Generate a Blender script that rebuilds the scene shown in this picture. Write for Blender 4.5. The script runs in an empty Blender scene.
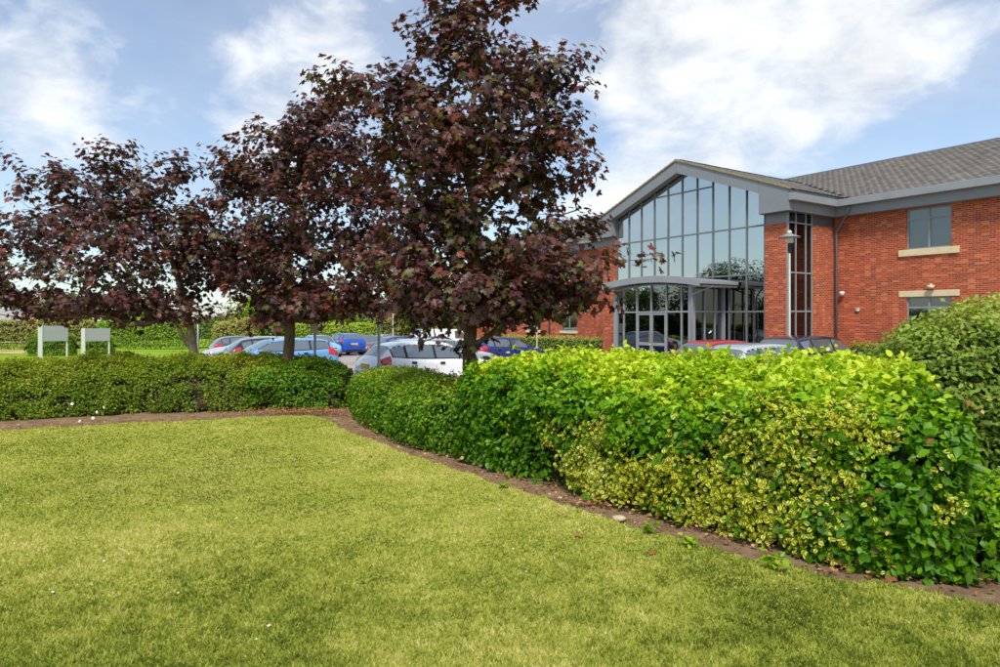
import bpy, math, random
import numpy as np
from mathutils import Vector, Matrix

R = math.radians
rng = np.random.default_rng(7)
random.seed(7)
SC = bpy.context.scene
COL = SC.collection

# ------------------------------------------------------------------ camera
CZ, F, CX, HY = 1.95, 667.0, 500.0, 319.0
cam_d = bpy.data.cameras.new('camera'); cam = bpy.data.objects.new('camera', cam_d); COL.objects.link(cam)
cam.location = (0, 0, CZ); cam.rotation_euler = (R(90), 0, 0)
cam_d.sensor_width = 36; cam_d.lens = 36 * F / 1000.0
cam_d.shift_y = (HY - 333.5) / 1000.0
cam_d.clip_start = 0.05; cam_d.clip_end = 3000
SC.camera = cam

# ------------------------------------------------------------------ sky, sun, exposure
SUN_EL, SUN_AZ = R(55), R(187)           # azimuth clockwise from +Y: high, behind the camera to the left
W = bpy.data.worlds.new('World'); SC.world = W; W.use_nodes = True
def sky_world():
    nt = W.node_tree; N = nt.nodes; L = nt.links; N.clear()
    def n(t, **k):
        x = N.new(t)
        for a, b in k.items(): setattr(x, a, b)
        return x
    def m(op, a, b=None, c=None):
        x = n('ShaderNodeMath', operation=op)
        for i, v in enumerate((a, b, c)):
            if v is None: continue
            if isinstance(v, (int, float)): x.inputs[i].default_value = v
            else: L.new(v, x.inputs[i])
        return x.outputs[0]
    sky = n('ShaderNodeTexSky', sky_type='NISHITA', sun_disc=False)
    sky.sun_elevation = SUN_EL; sky.sun_rotation = SUN_AZ
    sky.air_density = 1.0; sky.dust_density = 0.6; sky.ozone_density = 2.0; sky.altitude = 50
    tc = n('ShaderNodeTexCoord')
    sep = n('ShaderNodeSeparateXYZ'); L.new(tc.outputs['Generated'], sep.inputs[0])
    cmb = n('ShaderNodeCombineXYZ')
    L.new(sep.outputs[0], cmb.inputs[0]); L.new(sep.outputs[1], cmb.inputs[1]); L.new(m('MULTIPLY', sep.outputs[2], 1.75), cmb.inputs[2])
    def noise(scale, det, rough, dist, off):
        mp = n('ShaderNodeMapping'); mp.inputs['Location'].default_value = off
        L.new(cmb.outputs[0], mp.inputs[0])
        t = n('ShaderNodeTexNoise'); t.inputs['Scale'].default_value = scale; t.inputs['Detail'].default_value = det
        t.inputs['Roughness'].default_value = rough; t.inputs['Distortion'].default_value = dist
        L.new(mp.outputs[0], t.inputs['Vector']); return t.outputs['Fac']
    big = noise(3.1, 8, 0.5, 0.25, (2.3, 0.4, 0)); fine = noise(9.0, 9, 0.6, 0.3, (7.1, 3, 0))
    # cumulus banks in view: direction (from pixel), angular size, weight
    blobs = [(770, 60, .17, .34), (690, 90, .11, .25), (850, 45, .09, .2), (650, 20, .12, .22), (620, 200, .09, .32), (350, 25, .07, .18), (285, 95, .09, .24),
             (20, 35, .09, .26), (225, 15, .06, .14), (50, 130, .08, .14), (150, 95, .07, .1), (250, 150, .08, .16)]
    acc = None
    for px, py, r, w in blobs:
        d = Vector(((px - CX) / F, 1, (HY - py) / F)).normalized()
        vm = n('ShaderNodeVectorMath', operation='DISTANCE'); L.new(tc.outputs['Generated'], vm.inputs[0]); vm.inputs[1].default_value = d
        mr = n('ShaderNodeMapRange', interpolation_type='SMOOTHSTEP'); L.new(vm.outputs['Value'], mr.inputs[0])
        mr.inputs[1].default_value = r * 1.7; mr.inputs[2].default_value = 0; mr.inputs[3].default_value = 0; mr.inputs[4].default_value = w
        acc = mr.outputs[0] if acc is None else m('ADD', acc, mr.outputs[0])
    acc = m('MULTIPLY', m('MINIMUM', acc, 0.34), 0.72)
    v = m('ADD', m('ADD', m('MULTIPLY', big, 0.55), m('MULTIPLY', fine, 0.48)), acc)
    mask = n('ShaderNodeMapRange', interpolation_type='SMOOTHSTEP'); L.new(v, mask.inputs[0])
    mask.inputs[1].default_value = 0.48; mask.inputs[2].default_value = 0.82
    veil = n('ShaderNodeMapRange'); L.new(big, veil.inputs[0])
    veil.inputs[1].default_value = 0.2; veil.inputs[2].default_value = 0.9; veil.inputs[3].default_value = 0.10; veil.inputs[4].default_value = 0.55
    mask2 = m('MAXIMUM', mask.outputs[0], veil.outputs[0])
    mask2 = m('MULTIPLY', mask2, 0.97)
    # cloud shade: a little greyer where thin undersides lie
    shade = n('ShaderNodeMapRange'); L.new(fine, shade.inputs[0])
    shade.inputs[1].default_value = 0.3; shade.inputs[2].default_value = 0.62; shade.inputs[3].default_value = 0.80; shade.inputs[4].default_value = 1.0
    bg1 = n('ShaderNodeBackground'); bg1.inputs[1].default_value = 0.15
    tint = n('ShaderNodeMix', data_type='RGBA', blend_type='MULTIPLY'); tint.inputs[0].default_value = 1
    L.new(sky.outputs[0], tint.inputs[6]); tint.inputs[7].default_value = (0.93, 1.0, 1.03, 1)
    L.new(tint.outputs[2], bg1.inputs[0])
    bg2 = n('ShaderNodeBackground'); bg2.inputs[0].default_value = (0.95, 0.975, 1.0, 1)
    L.new(m('MULTIPLY', shade.outputs[0], 1.0), bg2.inputs[1])
    mix = n('ShaderNodeMixShader'); L.new(mask2, mix.inputs[0]); L.new(bg1.outputs[0], mix.inputs[1]); L.new(bg2.outputs[0], mix.inputs[2])
    out = n('ShaderNodeOutputWorld'); L.new(mix.outputs[0], out.inputs[0])
sky_world()
sd = bpy.data.lights.new('sun', 'SUN'); sun = bpy.data.objects.new('sun', sd); COL.objects.link(sun)
sd.energy = 4.0; sd.angle = R(12); sd.color = (1.0, 0.95, 0.86)
sun.rotation_euler = Vector((math.sin(SUN_AZ) * math.cos(SUN_EL), math.cos(SUN_AZ) * math.cos(SUN_EL), math.sin(SUN_EL))).to_track_quat('Z', 'Y').to_euler()
sun.location = (-10, -10, 30)
vs = SC.view_settings; vs.view_transform = 'Standard'; vs.look = 'None'; vs.exposure = 0.15; vs.gamma = 1.0; vs.use_curve_mapping = False
SC.render.engine = 'CYCLES'
SC.cycles.use_denoising = True
SC.cycles.max_bounces = 8; SC.cycles.transparent_max_bounces = 16
SC.cycles.caustics_reflective = False; SC.cycles.caustics_refractive = False

# ------------------------------------------------------------------ helpers
def at(px, py, d): return np.array(((px - CX) / F * d, d, CZ - (py - HY) / F * d))
def G(px, py, z=0.0):
    d = (CZ - z) * F / (py - HY); return np.array(((px - CX) / F * d, d))
def gz(y):                                # the car park falls gently away from the camera
    return -0.12 - 0.018 * (min(max(y, 18.0), 60.0) - 18.0)

def srgb(r, g, b):
    f = lambda c: (c / 255 / 12.92) if c / 255 <= 0.04045 else ((c / 255 + 0.055) / 1.055) ** 2.4
    return (f(r), f(g), f(b), 1.0)

class NT:
    def __init__(s, name):
        s.mat = bpy.data.materials.new(name); s.mat.use_nodes = True
        s.nt = s.mat.node_tree; s.N = s.nt.nodes; s.L = s.nt.links; s.N.clear()
        s.out = s.N.new('ShaderNodeOutputMaterial')
    def n(s, t, ins=None, **k):
        x = s.N.new(t)
        for a, b in k.items(): setattr(x, a, b)
        for i, v in (ins or {}).items():
            if hasattr(v, 'is_output'): s.L.new(v, x.inputs[i])
            else: x.inputs[i].default_value = v
        return x
    def ramp(s, fac, stops, interp='LINEAR'):
        x = s.N.new('ShaderNodeValToRGB'); x.color_ramp.interpolation = interp
        e = x.color_ramp.elements
        while len(e) < len(stops): e.new(0.5)
        for k, (p, c) in enumerate(stops): e[k].position = p; e[k].color = c
        s.L.new(fac, x.inputs[0]); return x.outputs[0]
    def mixc(s, fac, a, b, mode='MIX'):
        x = s.N.new('ShaderNodeMix'); x.data_type = 'RGBA'; x.blend_type = mode
        for i, v in ((0, fac), (6, a), (7, b)):
            if hasattr(v, 'is_output'): s.L.new(v, x.inputs[i])
            else: x.inputs[i].default_value = v
        return x.outputs[2]
    def noise(s, scale, det=4, rough=.55, vec=None, dist=0):
        x = s.n('ShaderNodeTexNoise', {'Scale': scale, 'Detail': det, 'Roughness': rough, 'Distortion': dist})
        if vec is not None: s.L.new(vec, x.inputs['Vector'])
        return x.outputs['Fac']
    def coord(s, which='Object'):
        return s.n('ShaderNodeTexCoord').outputs[which]
    def finish(s, sh): s.L.new(sh, s.out.inputs[0]); return s.mat

def plain(name, col, rough=0.5, metal=0.0, var=0.12, scale=6.0, bump=0.0, spec=0.5, coat=0.0):
    b = NT(name); c = b.coord()
    nz = b.noise(scale, 5, .6, c)
    dark = tuple(x * (1 - var * 2) for x in col[:3]) + (1,); lite = tuple(min(1, x * (1 + var)) for x in col[:3]) + (1,)
    colr = b.ramp(nz, [(0.3, dark), (0.7, lite)])
    p = b.n('ShaderNodeBsdfPrincipled', {'Base Color': colr, 'Roughness': rough, 'Metallic': metal, 'Specular IOR Level': spec, 'Coat Weight': coat, 'Coat Roughness': .04})
    if bump:
        bp = b.n('ShaderNodeBump', {'Height': b.noise(scale * 12, 4, .6, c), 'Strength': bump, 'Distance': .01}); b.L.new(bp.outputs[0], p.inputs['Normal'])
    return b.finish(p.outputs[0])

def leafmat(name, stops, rough=.45, trans=.3, spec=.4, var_margin=None):
    """foliage: colour by each leaf's own random value; thin and translucent"""
    b = NT(name)
    a = b.n('ShaderNodeAttribute', attribute_name='rnd').outputs['Fac']
    col = b.ramp(a, stops)
    if var_margin:                          # cream-yellow margin round a green middle
        uv = b.n('ShaderNodeSeparateXYZ', {0: b.coord('UV')}).outputs[0]
        nz = b.noise(60, 3, .6, b.coord())
        s = b.n('ShaderNodeMath', {0: uv, 1: b.n('ShaderNodeMath', {0: nz, 1: .5}, operation='MULTIPLY').outputs[0]}, operation='ADD').outputs[0]
        f = b.n('ShaderNodeMapRange', {0: s, 1: .42, 2: .95}, interpolation_type='SMOOTHSTEP').outputs[0]
        col = b.mixc(f, col, b.ramp(a, var_margin))
    p = b.n('ShaderNodeBsdfPrincipled', {'Base Color': col, 'Roughness': rough, 'Specular IOR Level': spec})
    t = b.n('ShaderNodeBsdfTranslucent', {'Color': b.mixc(1, col, (1.25, 1.2, .6, 1), 'MULTIPLY')})
    mx = b.n('ShaderNodeMixShader', {0: trans, 1: p.outputs[0], 2: t.outputs[0]})
    return b.finish(mx.outputs[0])

def tag(o, label=None, cat=None, group=None, kind=None):
    if label: o['label'] = label
    if cat: o['category'] = cat
    if group: o['group'] = group
    if kind: o['kind'] = kind
    return o
def empty(name, loc=(0, 0, 0), rz=0.0, parent=None):
    o = bpy.data.objects.new(name, None); COL.objects.link(o)
    o.location = loc; o.rotation_euler = (0, 0, rz); o.empty_display_size = .3
    if parent: o.parent = parent
    return o
def link(name, me, parent=None, mat=None):
    if mat is not None: me.materials.clear(); me.materials.append(mat)
    o = bpy.data.objects.new(name, me); COL.objects.link(o)
    if parent: o.parent = parent
    return o

class MB:
    """collects verts and faces, one mesh at the end; UVs in metres by dominant face direction"""
    def __init__(s): s.v = []; s.f = []; s.smooth = False
    def add(s, vs, fs):
        o = len(s.v); s.v.extend([tuple(map(float, p)) for p in vs]); s.f.extend([tuple(i + o for i in f) for f in fs]); return s
    def box(s, x0, x1, y0, y1, z0, z1):
        return s.add([(x0, y0, z0), (x1, y0, z0), (x1, y1, z0), (x0, y1, z0), (x0, y0, z1), (x1, y0, z1), (x1, y1, z1), (x0, y1, z1)],
                     [(0, 3, 2, 1), (4, 5, 6, 7), (0, 1, 5, 4), (1, 2, 6, 5), (2, 3, 7, 6), (3, 0, 4, 7)])
    def prism(s, poly, axis, a, b):
        """poly: 2-D outline (x,z) with axis 'y', (y,z) with 'x', (x,y) with 'z'"""
        def p(q, t): return (q[0], t, q[1]) if axis == 'y' else ((t, q[0], q[1]) if axis == 'x' else (q[0], q[1], t))
        n = len(poly); vs = [p(q, a) for q in poly] + [p(q, b) for q in poly]
        fs = [tuple(range(n)), tuple(range(2 * n - 1, n - 1, -1))] + [(i, i + n, (i + 1) % n + n, (i + 1) % n) for i in range(n)]
        return s.add(vs, fs)
    def tube(s, pts, rad, k=8, cap=True):
        pts = [Vector(p) for p in pts]; n = len(pts)
        if not hasattr(rad, '__len__'): rad = [rad] * n
        vs = []; fs = []
        ref = None
        for i, p in enumerate(pts):
            d = (pts[min(i + 1, n - 1)] - pts[max(i - 1, 0)]).normalized()
            if ref is None: ref = Vector((1, 0, 0)) if abs(d.x) < .9 else Vector((0, 1, 0))
            a = (ref - d * ref.dot(d)).normalized(); b = d.cross(a); ref = a
            for j in range(k):
                t = 2 * math.pi * j / k; vs.append(p + (a * math.cos(t) + b * math.sin(t)) * rad[i])
        for i in range(n - 1):
            for j in range(k):
                fs.append((i * k + j, i * k + (j + 1) % k, (i + 1) * k + (j + 1) % k, (i + 1) * k + j))
        if cap: fs.append(tuple(reversed(range(k)))); fs.append(tuple((n - 1) * k + j for j in range(k)))
        return s.add(vs, fs)
    def lathe(s, prof, c=(0, 0, 0), k=20):
        vs = []; fs = []; n = len(prof)
        for r, z in prof:
            for j in range(k):
                t = 2 * math.pi * j / k; vs.append((c[0] + r * math.cos(t), c[1] + r * math.sin(t), c[2] + z))
        for i in range(n - 1):
            for j in range(k): fs.append((i * k + j, i * k + (j + 1) % k, (i + 1) * k + (j + 1) % k, (i + 1) * k + j))
        fs.append(tuple(reversed(range(k)))); fs.append(tuple((n - 1) * k + j for j in range(k)))
        return s.add(vs, fs)
    def mesh(s, name, smooth=False, fix=True):
        me = bpy.data.meshes.new(name); me.from_pydata(s.v, [], s.f)
        if fix:
            import bmesh
            bm = bmesh.new(); bm.from_mesh(me); bmesh.ops.recalc_face_normals(bm, faces=bm.faces); bm.to_mesh(me); bm.free()
        uv = me.uv_layers.new(name='UVMap')
        co = np.empty(len(me.vertices) * 3); me.vertices.foreach_get('co', co); co = co.reshape(-1, 3)
        li = np.empty(len(me.loops), int); me.loops.foreach_get('vertex_index', li)
        nl = np.empty(len(me.polygons) * 3); me.polygons.foreach_get('normal', nl); nl = nl.reshape(-1, 3)
        tot = np.empty(len(me.polygons), int); me.polygons.foreach_get('loop_total', tot)
        ln = np.abs(np.repeat(nl, tot, axis=0)); P = co[li]
        U = np.where(ln[:, 0] > ln[:, 1], P[:, 1], P[:, 0]); Vv = P[:, 2].copy()
        top = ln[:, 2] > .75; U[top] = P[top, 0]; Vv[top] = P[top, 1]
        uv.data.foreach_set('uv', np.stack([U, Vv], 1).astype(np.float32).ravel())
        if smooth: me.polygons.foreach_set('use_smooth', np.ones(len(me.polygons), bool))
        me.update(); return me
    def build(s, name, mat, parent=None, smooth=False, bevel=0.0, seg=2):
        o = link(name, s.mesh(name, smooth), parent, mat)
        if bevel:
            b = o.modifiers.new('bevel', 'BEVEL'); b.width = bevel; b.segments = seg; b.limit_method = 'ANGLE'
        return o

def rawmesh(name, V, T, rnd=None, uv=None, smooth=False):
    """fast triangle mesh from numpy; rnd is a value per vertex, uv a pair per vertex"""
    me = bpy.data.meshes.new(name); nv, nt = len(V), len(T)
    me.vertices.add(nv); me.vertices.foreach_set('co', np.ascontiguousarray(V, np.float32).ravel())
    me.loops.add(nt * 3); me.loops.foreach_set('vertex_index', np.ascontiguousarray(T, np.int32).ravel())
    me.polygons.add(nt); me.polygons.foreach_set('loop_start', np.arange(0, nt * 3, 3, dtype=np.int32))
    if smooth: me.polygons.foreach_set('use_smooth', np.ones(nt, bool))
    if rnd is not None:
        a = me.attributes.new('rnd', 'FLOAT', 'POINT'); a.data.foreach_set('value', np.ascontiguousarray(rnd, np.float32))
    if uv is not None:
        l = me.uv_layers.new(name='UVMap'); l.data.foreach_set('uv', np.ascontiguousarray(np.asarray(uv)[np.asarray(T).ravel()], np.float32).ravel())
    me.update(calc_edges=True); me.validate(); return me

def vnoise(P, scale, seed=0, octaves=2):
    """3-D value noise, 0..1, vectorised"""
    P = np.asarray(P, float) * scale; out = 0; amp = 1; tot = 0
    for o in range(octaves):
        i = np.floor(P).astype(np.int64); f = P - i; f = f * f * (3 - 2 * f); r = 0
        for dx in (0, 1):
            for dy in (0, 1):
                for dz in (0, 1):
                    h = ((i[..., 0] + dx) * 374761393 + (i[..., 1] + dy) * 668265263 + (i[..., 2] + dz) * 2147483647 + (seed + o * 17) * 1274126177) & 0xffffffff
                    h = ((h ^ (h >> 13)) * 1274126177) & 0xffffffff; h = (h ^ (h >> 16)) & 0xffff
                    r = r + (h / 65535.0) * np.where(dx, f[..., 0], 1 - f[..., 0]) * np.where(dy, f[..., 1], 1 - f[..., 1]) * np.where(dz, f[..., 2], 1 - f[..., 2])
        out = out + r * amp; tot += amp; amp *= .5; P = P * 2.03
    return out / tot
def unit(a): return a / np.maximum(np.linalg.norm(a, axis=-1, keepdims=True), 1e-9)

# leaf outlines: verts (x across, y along, z up), triangles
def shape_ovate(w=.34, fold=.07, droop=.1):
    V = [(0, 0, 0), (-w * .85, .28, fold), (-w * .8, .62, fold), (0, 1, -droop), (w * .8, .62, fold), (w * .85, .28, fold), (0, .33, 0), (0, .65, -.02)]
    V = V[:6] + [(0, .45, -.01)]; T = [(0, 6, 1), (1, 6, 2), (2, 6, 3), (3, 6, 4), (4, 6, 5), (5, 6, 0)]
    return np.array(V), np.array(T)
def shape_plain(w=.32, fold=.07, droop=.08):
    V = [(0, 0, 0), (-w, .42, fold), (0, 1, -droop), (w, .42, fold), (0, .45, 0)]; return np.array(V), np.array([(0, 4, 1), (1, 4, 2), (2, 4, 3), (3, 4, 0)])
def shape_small(w=.3, fold=.08):
    V = [(0, 0, 0), (-w, .5, fold), (0, 1, -.05), (w, .5, fold)]; return np.array(V), np.array([(0, 2, 1), (0, 3, 2)])
def shape_maple():
    half = [(.0, .0), (.16, -.06), (.42, -.10), (.30, .10), (.62, .22), (.46, .33), (.56, .60), (.30, .50), (.17, .60), (.20, .80), (0, 1.05)]
    pts = half + [(-x, y) for x, y in reversed(half[1:-1])]
    V = [(0, .28, .05)] + [(x, y, -.28 * x * x - .10 * max(0, y - .4)) for x, y in pts]
    n = len(pts); T = [(0, 1 + i, 1 + (i + 1) % n) for i in range(n)]
    return np.array(V), np.array(T)
def shape_maple_far():
    half = [(0, 0), (.4, -.08), (.30, .12), (.62, .24), (.36, .42), (.5, .62), (.18, .6), (0, 1.05)]
    pts = half + [(-x, y) for x, y in reversed(half[1:-1])]; V = [(0, .28, .05)] + [(x, y, -.28 * x * x - .10 * max(0, y - .4)) for x, y in pts]
    n = len(pts); return np.array(V), np.array([(0, 1 + i, 1 + (i + 1) % n) for i in range(n)])

def frames(nrm, up_bias=.3, rand=.5, hang=.6):
    """leaf axes from outward normals: facing out and up, tips hanging"""
    n = len(nrm)
    N = unit(nrm + rng.normal(0, rand, (n, 3)) + np.array((0, 0, up_bias)))
    t = rng.normal(0, 1, (n, 3)) + np.array((0, 0, -hang)) + nrm * .5
    T = unit(t - N * np.sum(t * N, 1, keepdims=True)); B = np.cross(T, N)
    return B, T, N
def leaves_mesh(name, P, B, T, N, size, rnd, shape):
    SV, ST = shape; n, k = len(P), len(SV)
    size = np.asarray(size).reshape(-1, 1, 1) * np.ones((n, 1, 1))
    V = P[:, None, :] + (SV[None, :, 0:1] * B[:, None] + SV[None, :, 1:2] * T[:, None] + SV[None, :, 2:3] * N[:, None]) * size
    TT = (ST[None] + (np.arange(n) * k)[:, None, None]).reshape(-1, 3)
    w = np.abs(SV[:, 0]).max(); uv = np.stack([np.abs(SV[:, 0]) / w, SV[:, 1]], 1)
    return rawmesh(name, V.reshape(-1, 3), TT, np.repeat(rnd, k), np.tile(uv, (n, 1)))
def single_leaves(parent, base, P, B, T, N, size, rnd, shape, mat, nvar=6):
    """the leaves that show largest, each an object of its own sharing one of a few meshes"""
    order = np.argsort(rnd); var = []
    SV, ST = shape; w = np.abs(SV[:, 0]).max(); uv = np.stack([np.abs(SV[:, 0]) / w, SV[:, 1]], 1)
    for k in range(nvar):
        r = np.quantile(rnd, (k + .5) / nvar)
        me = rawmesh('leaf', SV, ST, np.full(len(SV), r), uv); me.materials.append(mat); var.append(me)
    for q, i in enumerate(order):
        o = link('leaf', var[min(nvar - 1, q * nvar // len(order))], parent)
        M = Matrix((B[i], T[i], N[i])).transposed().to_4x4()
        M = Matrix.Translation(Vector(P[i] - base)) @ M @ Matrix.Scale(float(size[i]), 4)
        o.matrix_basis = M
    return

# ------------------------------------------------------------------ materials
def m_brick():
    b = NT('red_brick'); uv = b.coord('UV')
    br = b.n('ShaderNodeTexBrick', {'Vector': uv, 'Color1': srgb(178, 80, 48), 'Color2': srgb(142, 56, 36), 'Mortar': srgb(200, 168, 136), 'Scale': 1.0, 'Mortar Size': .007,
                                    'Mortar Smooth': .2, 'Bias': -.25, 'Brick Width': .225, 'Row Height': .075}, offset=.5, offset_frequency=2)
    br2 = b.n('ShaderNodeTexBrick', {'Vector': uv, 'Color1': (1, 1, 1, 1), 'Color2': (0, 0, 0, 1), 'Mortar': (1, 1, 1, 1), 'Scale': 1.0, 'Mortar Size': .0055,
                                     'Bias': .55, 'Brick Width': .225, 'Row Height': .075}, offset=.5, offset_frequency=2)
    mp = b.n('ShaderNodeMapping', {0: uv, 'Scale': (4.44, 13.33, 1)})
    wn = b.n('ShaderNodeTexWhiteNoise', {0: b.n('ShaderNodeVectorMath', {0: mp.outputs[0]}, operation='FLOOR').outputs[0]}, noise_dimensions='2D').outputs[0]
    burnt = b.n('ShaderNodeMath', {0: wn, 1: .74}, operation='GREATER_THAN').outputs[0]
    notm = b.n('ShaderNodeMath', {0: 1.0, 1: br.outputs['Fac']}, operation='SUBTRACT').outputs[0]
    f = b.n('ShaderNodeMath', {0: burnt, 1: notm}, operation='MULTIPLY').outputs[0]
    f = b.n('ShaderNodeMath', {0: f, 1: .9}, operation='MULTIPLY').outputs[0]
    col = b.mixc(f, br.outputs['Color'], srgb(112, 52, 46))
    lite = b.n('ShaderNodeMath', {0: wn, 1: .13}, operation='LESS_THAN').outputs[0]
    col = b.mixc(b.n('ShaderNodeMath', {0: lite, 1: notm}, operation='MULTIPLY').outputs[0], col, srgb(204, 118, 80))
    big = b.noise(.5, 4, .6, uv); col = b.mixc(b.n('ShaderNodeMapRange', {0: big, 1: .3, 2: .7, 3: 0, 4: .4}).outputs[0], col, srgb(146, 64, 46))
    col = b.mixc(b.n('ShaderNodeMapRange', {0: b.noise(40, 3, .6, uv), 1: .3, 2: .7, 3: 0, 4: .3}).outputs[0], col, srgb(196, 96, 56))
    p = b.n('ShaderNodeBsdfPrincipled', {'Base Color': col, 'Roughness': .85, 'Specular IOR Level': .25})
    bp = b.n('ShaderNodeBump', {'Height': b.n('ShaderNodeMath', {0: notm, 1: b.noise(90, 3, .6, uv)}, operation='ADD').outputs[0], 'Strength': .6, 'Distance': .008})
    b.L.new(bp.outputs[0], p.inputs['Normal']); return b.finish(p.outputs[0])
def m_tile():
    b = NT('roof_tile'); a = b.n('ShaderNodeAttribute', attribute_name='rnd').outputs['Fac']
    col = b.ramp(a, [(0, srgb(86, 82, 80)), (.45, srgb(114, 109, 105)), (.8, srgb(132, 126, 120)), (1, srgb(104, 95, 90))])
    nz = b.noise(.8, 6, .65, b.coord()); col = b.mixc(b.n('ShaderNodeMapRange', {0: nz, 1: .45, 2: .7, 3: 0, 4: .22}).outputs[0], col, srgb(134, 126, 106))
    p = b.n('ShaderNodeBsdfPrincipled', {'Base Color': col, 'Roughness': .8, 'Specular IOR Level': .3})
    return b.finish(p.outputs[0])
def m_glass(name, tint, refl):
    """coated office glazing: a mirror coat over tinted glass"""
    b = NT(name)
    fr = b.n('ShaderNodeFresnel', {'IOR': 1.5}).outputs[0]
    f = b.n('ShaderNodeMapRange', {0: fr, 1: .04, 2: .9, 3: refl, 4: .95}).outputs[0]
    wob = b.n('ShaderNodeBump', {'Height': b.noise(.55, 2, .5, b.coord()), 'Strength': .22, 'Distance': .02}).outputs[0]
    g = b.n('ShaderNodeBsdfGlossy', {'Color': (.93, .96, .91, 1), 'Roughness': .012, 'Normal': wob}); t = b.n('ShaderNodeBsdfTransparent', {'Color': tint})
    return b.finish(b.n('ShaderNodeMixShader', {0: f, 1: t.outputs[0], 2: g.outputs[0]}).outputs[0])
def m_paint(name, col, rough=.25):
    return plain(name, col, rough, 0, .02, 2, 0, .5, .9)
def m_lawn():
    b = NT('lawn_turf'); c = b.coord()
    big = b.noise(.42, 5, .6, c); mid = b.noise(2.2, 5, .65, c); fine = b.noise(55, 5, .7, c)
    col = b.ramp(big, [(.3, srgb(156, 166, 64)), (.5, srgb(182, 182, 84)), (.7, srgb(200, 190, 112))])
    col = b.mixc(b.n('ShaderNodeMapRange', {0: mid, 1: .5, 2: .75, 3: 0, 4: .35}).outputs[0], col, srgb(140, 152, 52))
    col = b.mixc(b.n('ShaderNodeMapRange', {0: fine, 1: .3, 2: .7, 3: .0, 4: .6}).outputs[0], col, srgb(120, 118, 40))
    p = b.n('ShaderNodeBsdfPrincipled', {'Base Color': col, 'Roughness': .9, 'Specular IOR Level': .1})
    bp = b.n('ShaderNodeBump', {'Height': fine, 'Strength': .8, 'Distance': .02}); b.L.new(bp.outputs[0], p.inputs['Normal'])
    return b.finish(p.outputs[0])
def m_grass_far():
    b = NT('rough_grass'); c = b.coord()
    col = b.ramp(b.noise(.25, 6, .65, c), [(.3, srgb(112, 144, 34)), (.5, srgb(140, 168, 46)), (.72, srgb(164, 176, 68))])
    col = b.mixc(b.n('ShaderNodeMapRange', {0: b.noise(14, 5, .7, c), 1: .3, 2: .7, 3: 0, 4: .5}).outputs[0], col, srgb(70, 92, 26))
    p = b.n('ShaderNodeBsdfPrincipled', {'Base Color': col, 'Roughness': .95, 'Specular IOR Level': .05}); return b.finish(p.outputs[0])
def m_soil():
    b = NT('bare_soil'); c = b.coord()
    col = b.ramp(b.noise(3.5, 8, .7, c), [(.25, srgb(102, 80, 58)), (.5, srgb(146, 120, 92)), (.75, srgb(178, 152, 120))])
    col = b.mixc(b.n('ShaderNodeMapRange', {0: b.noise(70, 4, .7, c), 1: .55, 2: .75, 3: 0, 4: .6}).outputs[0], col, srgb(70, 52, 40))
    p = b.n('ShaderNodeBsdfPrincipled', {'Base Color': col, 'Roughness': .95, 'Specular IOR Level': .1})
    bp = b.n('ShaderNodeBump', {'Height': b.noise(30, 8, .75, c), 'Strength': 1.0, 'Distance': .04}); b.L.new(bp.outputs[0], p.inputs['Normal'])
    return b.finish(p.outputs[0])
def m_tarmac():
    b = NT('car_park_surface'); c = b.coord()
    col = b.ramp(b.noise(.35, 6, .6, c), [(.3, srgb(146, 134, 126)), (.6, srgb(170, 158, 148))])
    col = b.mixc(b.n('ShaderNodeMapRange', {0: b.noise(120, 3, .7, c), 1: .4, 2: .7, 3: 0, 4: .35}).outputs[0], col, srgb(112, 104, 98))
    p = b.n('ShaderNodeBsdfPrincipled', {'Base Color': col, 'Roughness': .85, 'Specular IOR Level': .2}); return b.finish(p.outputs[0])
def m_bark(name, c1, c2):
    b = NT(name); c = b.coord()
    mp = b.n('ShaderNodeMapping', {0: c, 'Scale': (14, 14, 3)})
    nz = b.noise(2.5, 6, .7, mp.outputs[0], .6); col = b.ramp(nz, [(.3, c1), (.7, c2)])
    p = b.n('ShaderNodeBsdfPrincipled', {'Base Color': col, 'Roughness': .9, 'Specular IOR Level': .15})
    bp = b.n('ShaderNodeBump', {'Height': nz, 'Strength': .8, 'Distance': .02}); b.L.new(bp.outputs[0], p.inputs['Normal']); return b.finish(p.outputs[0])

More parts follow.
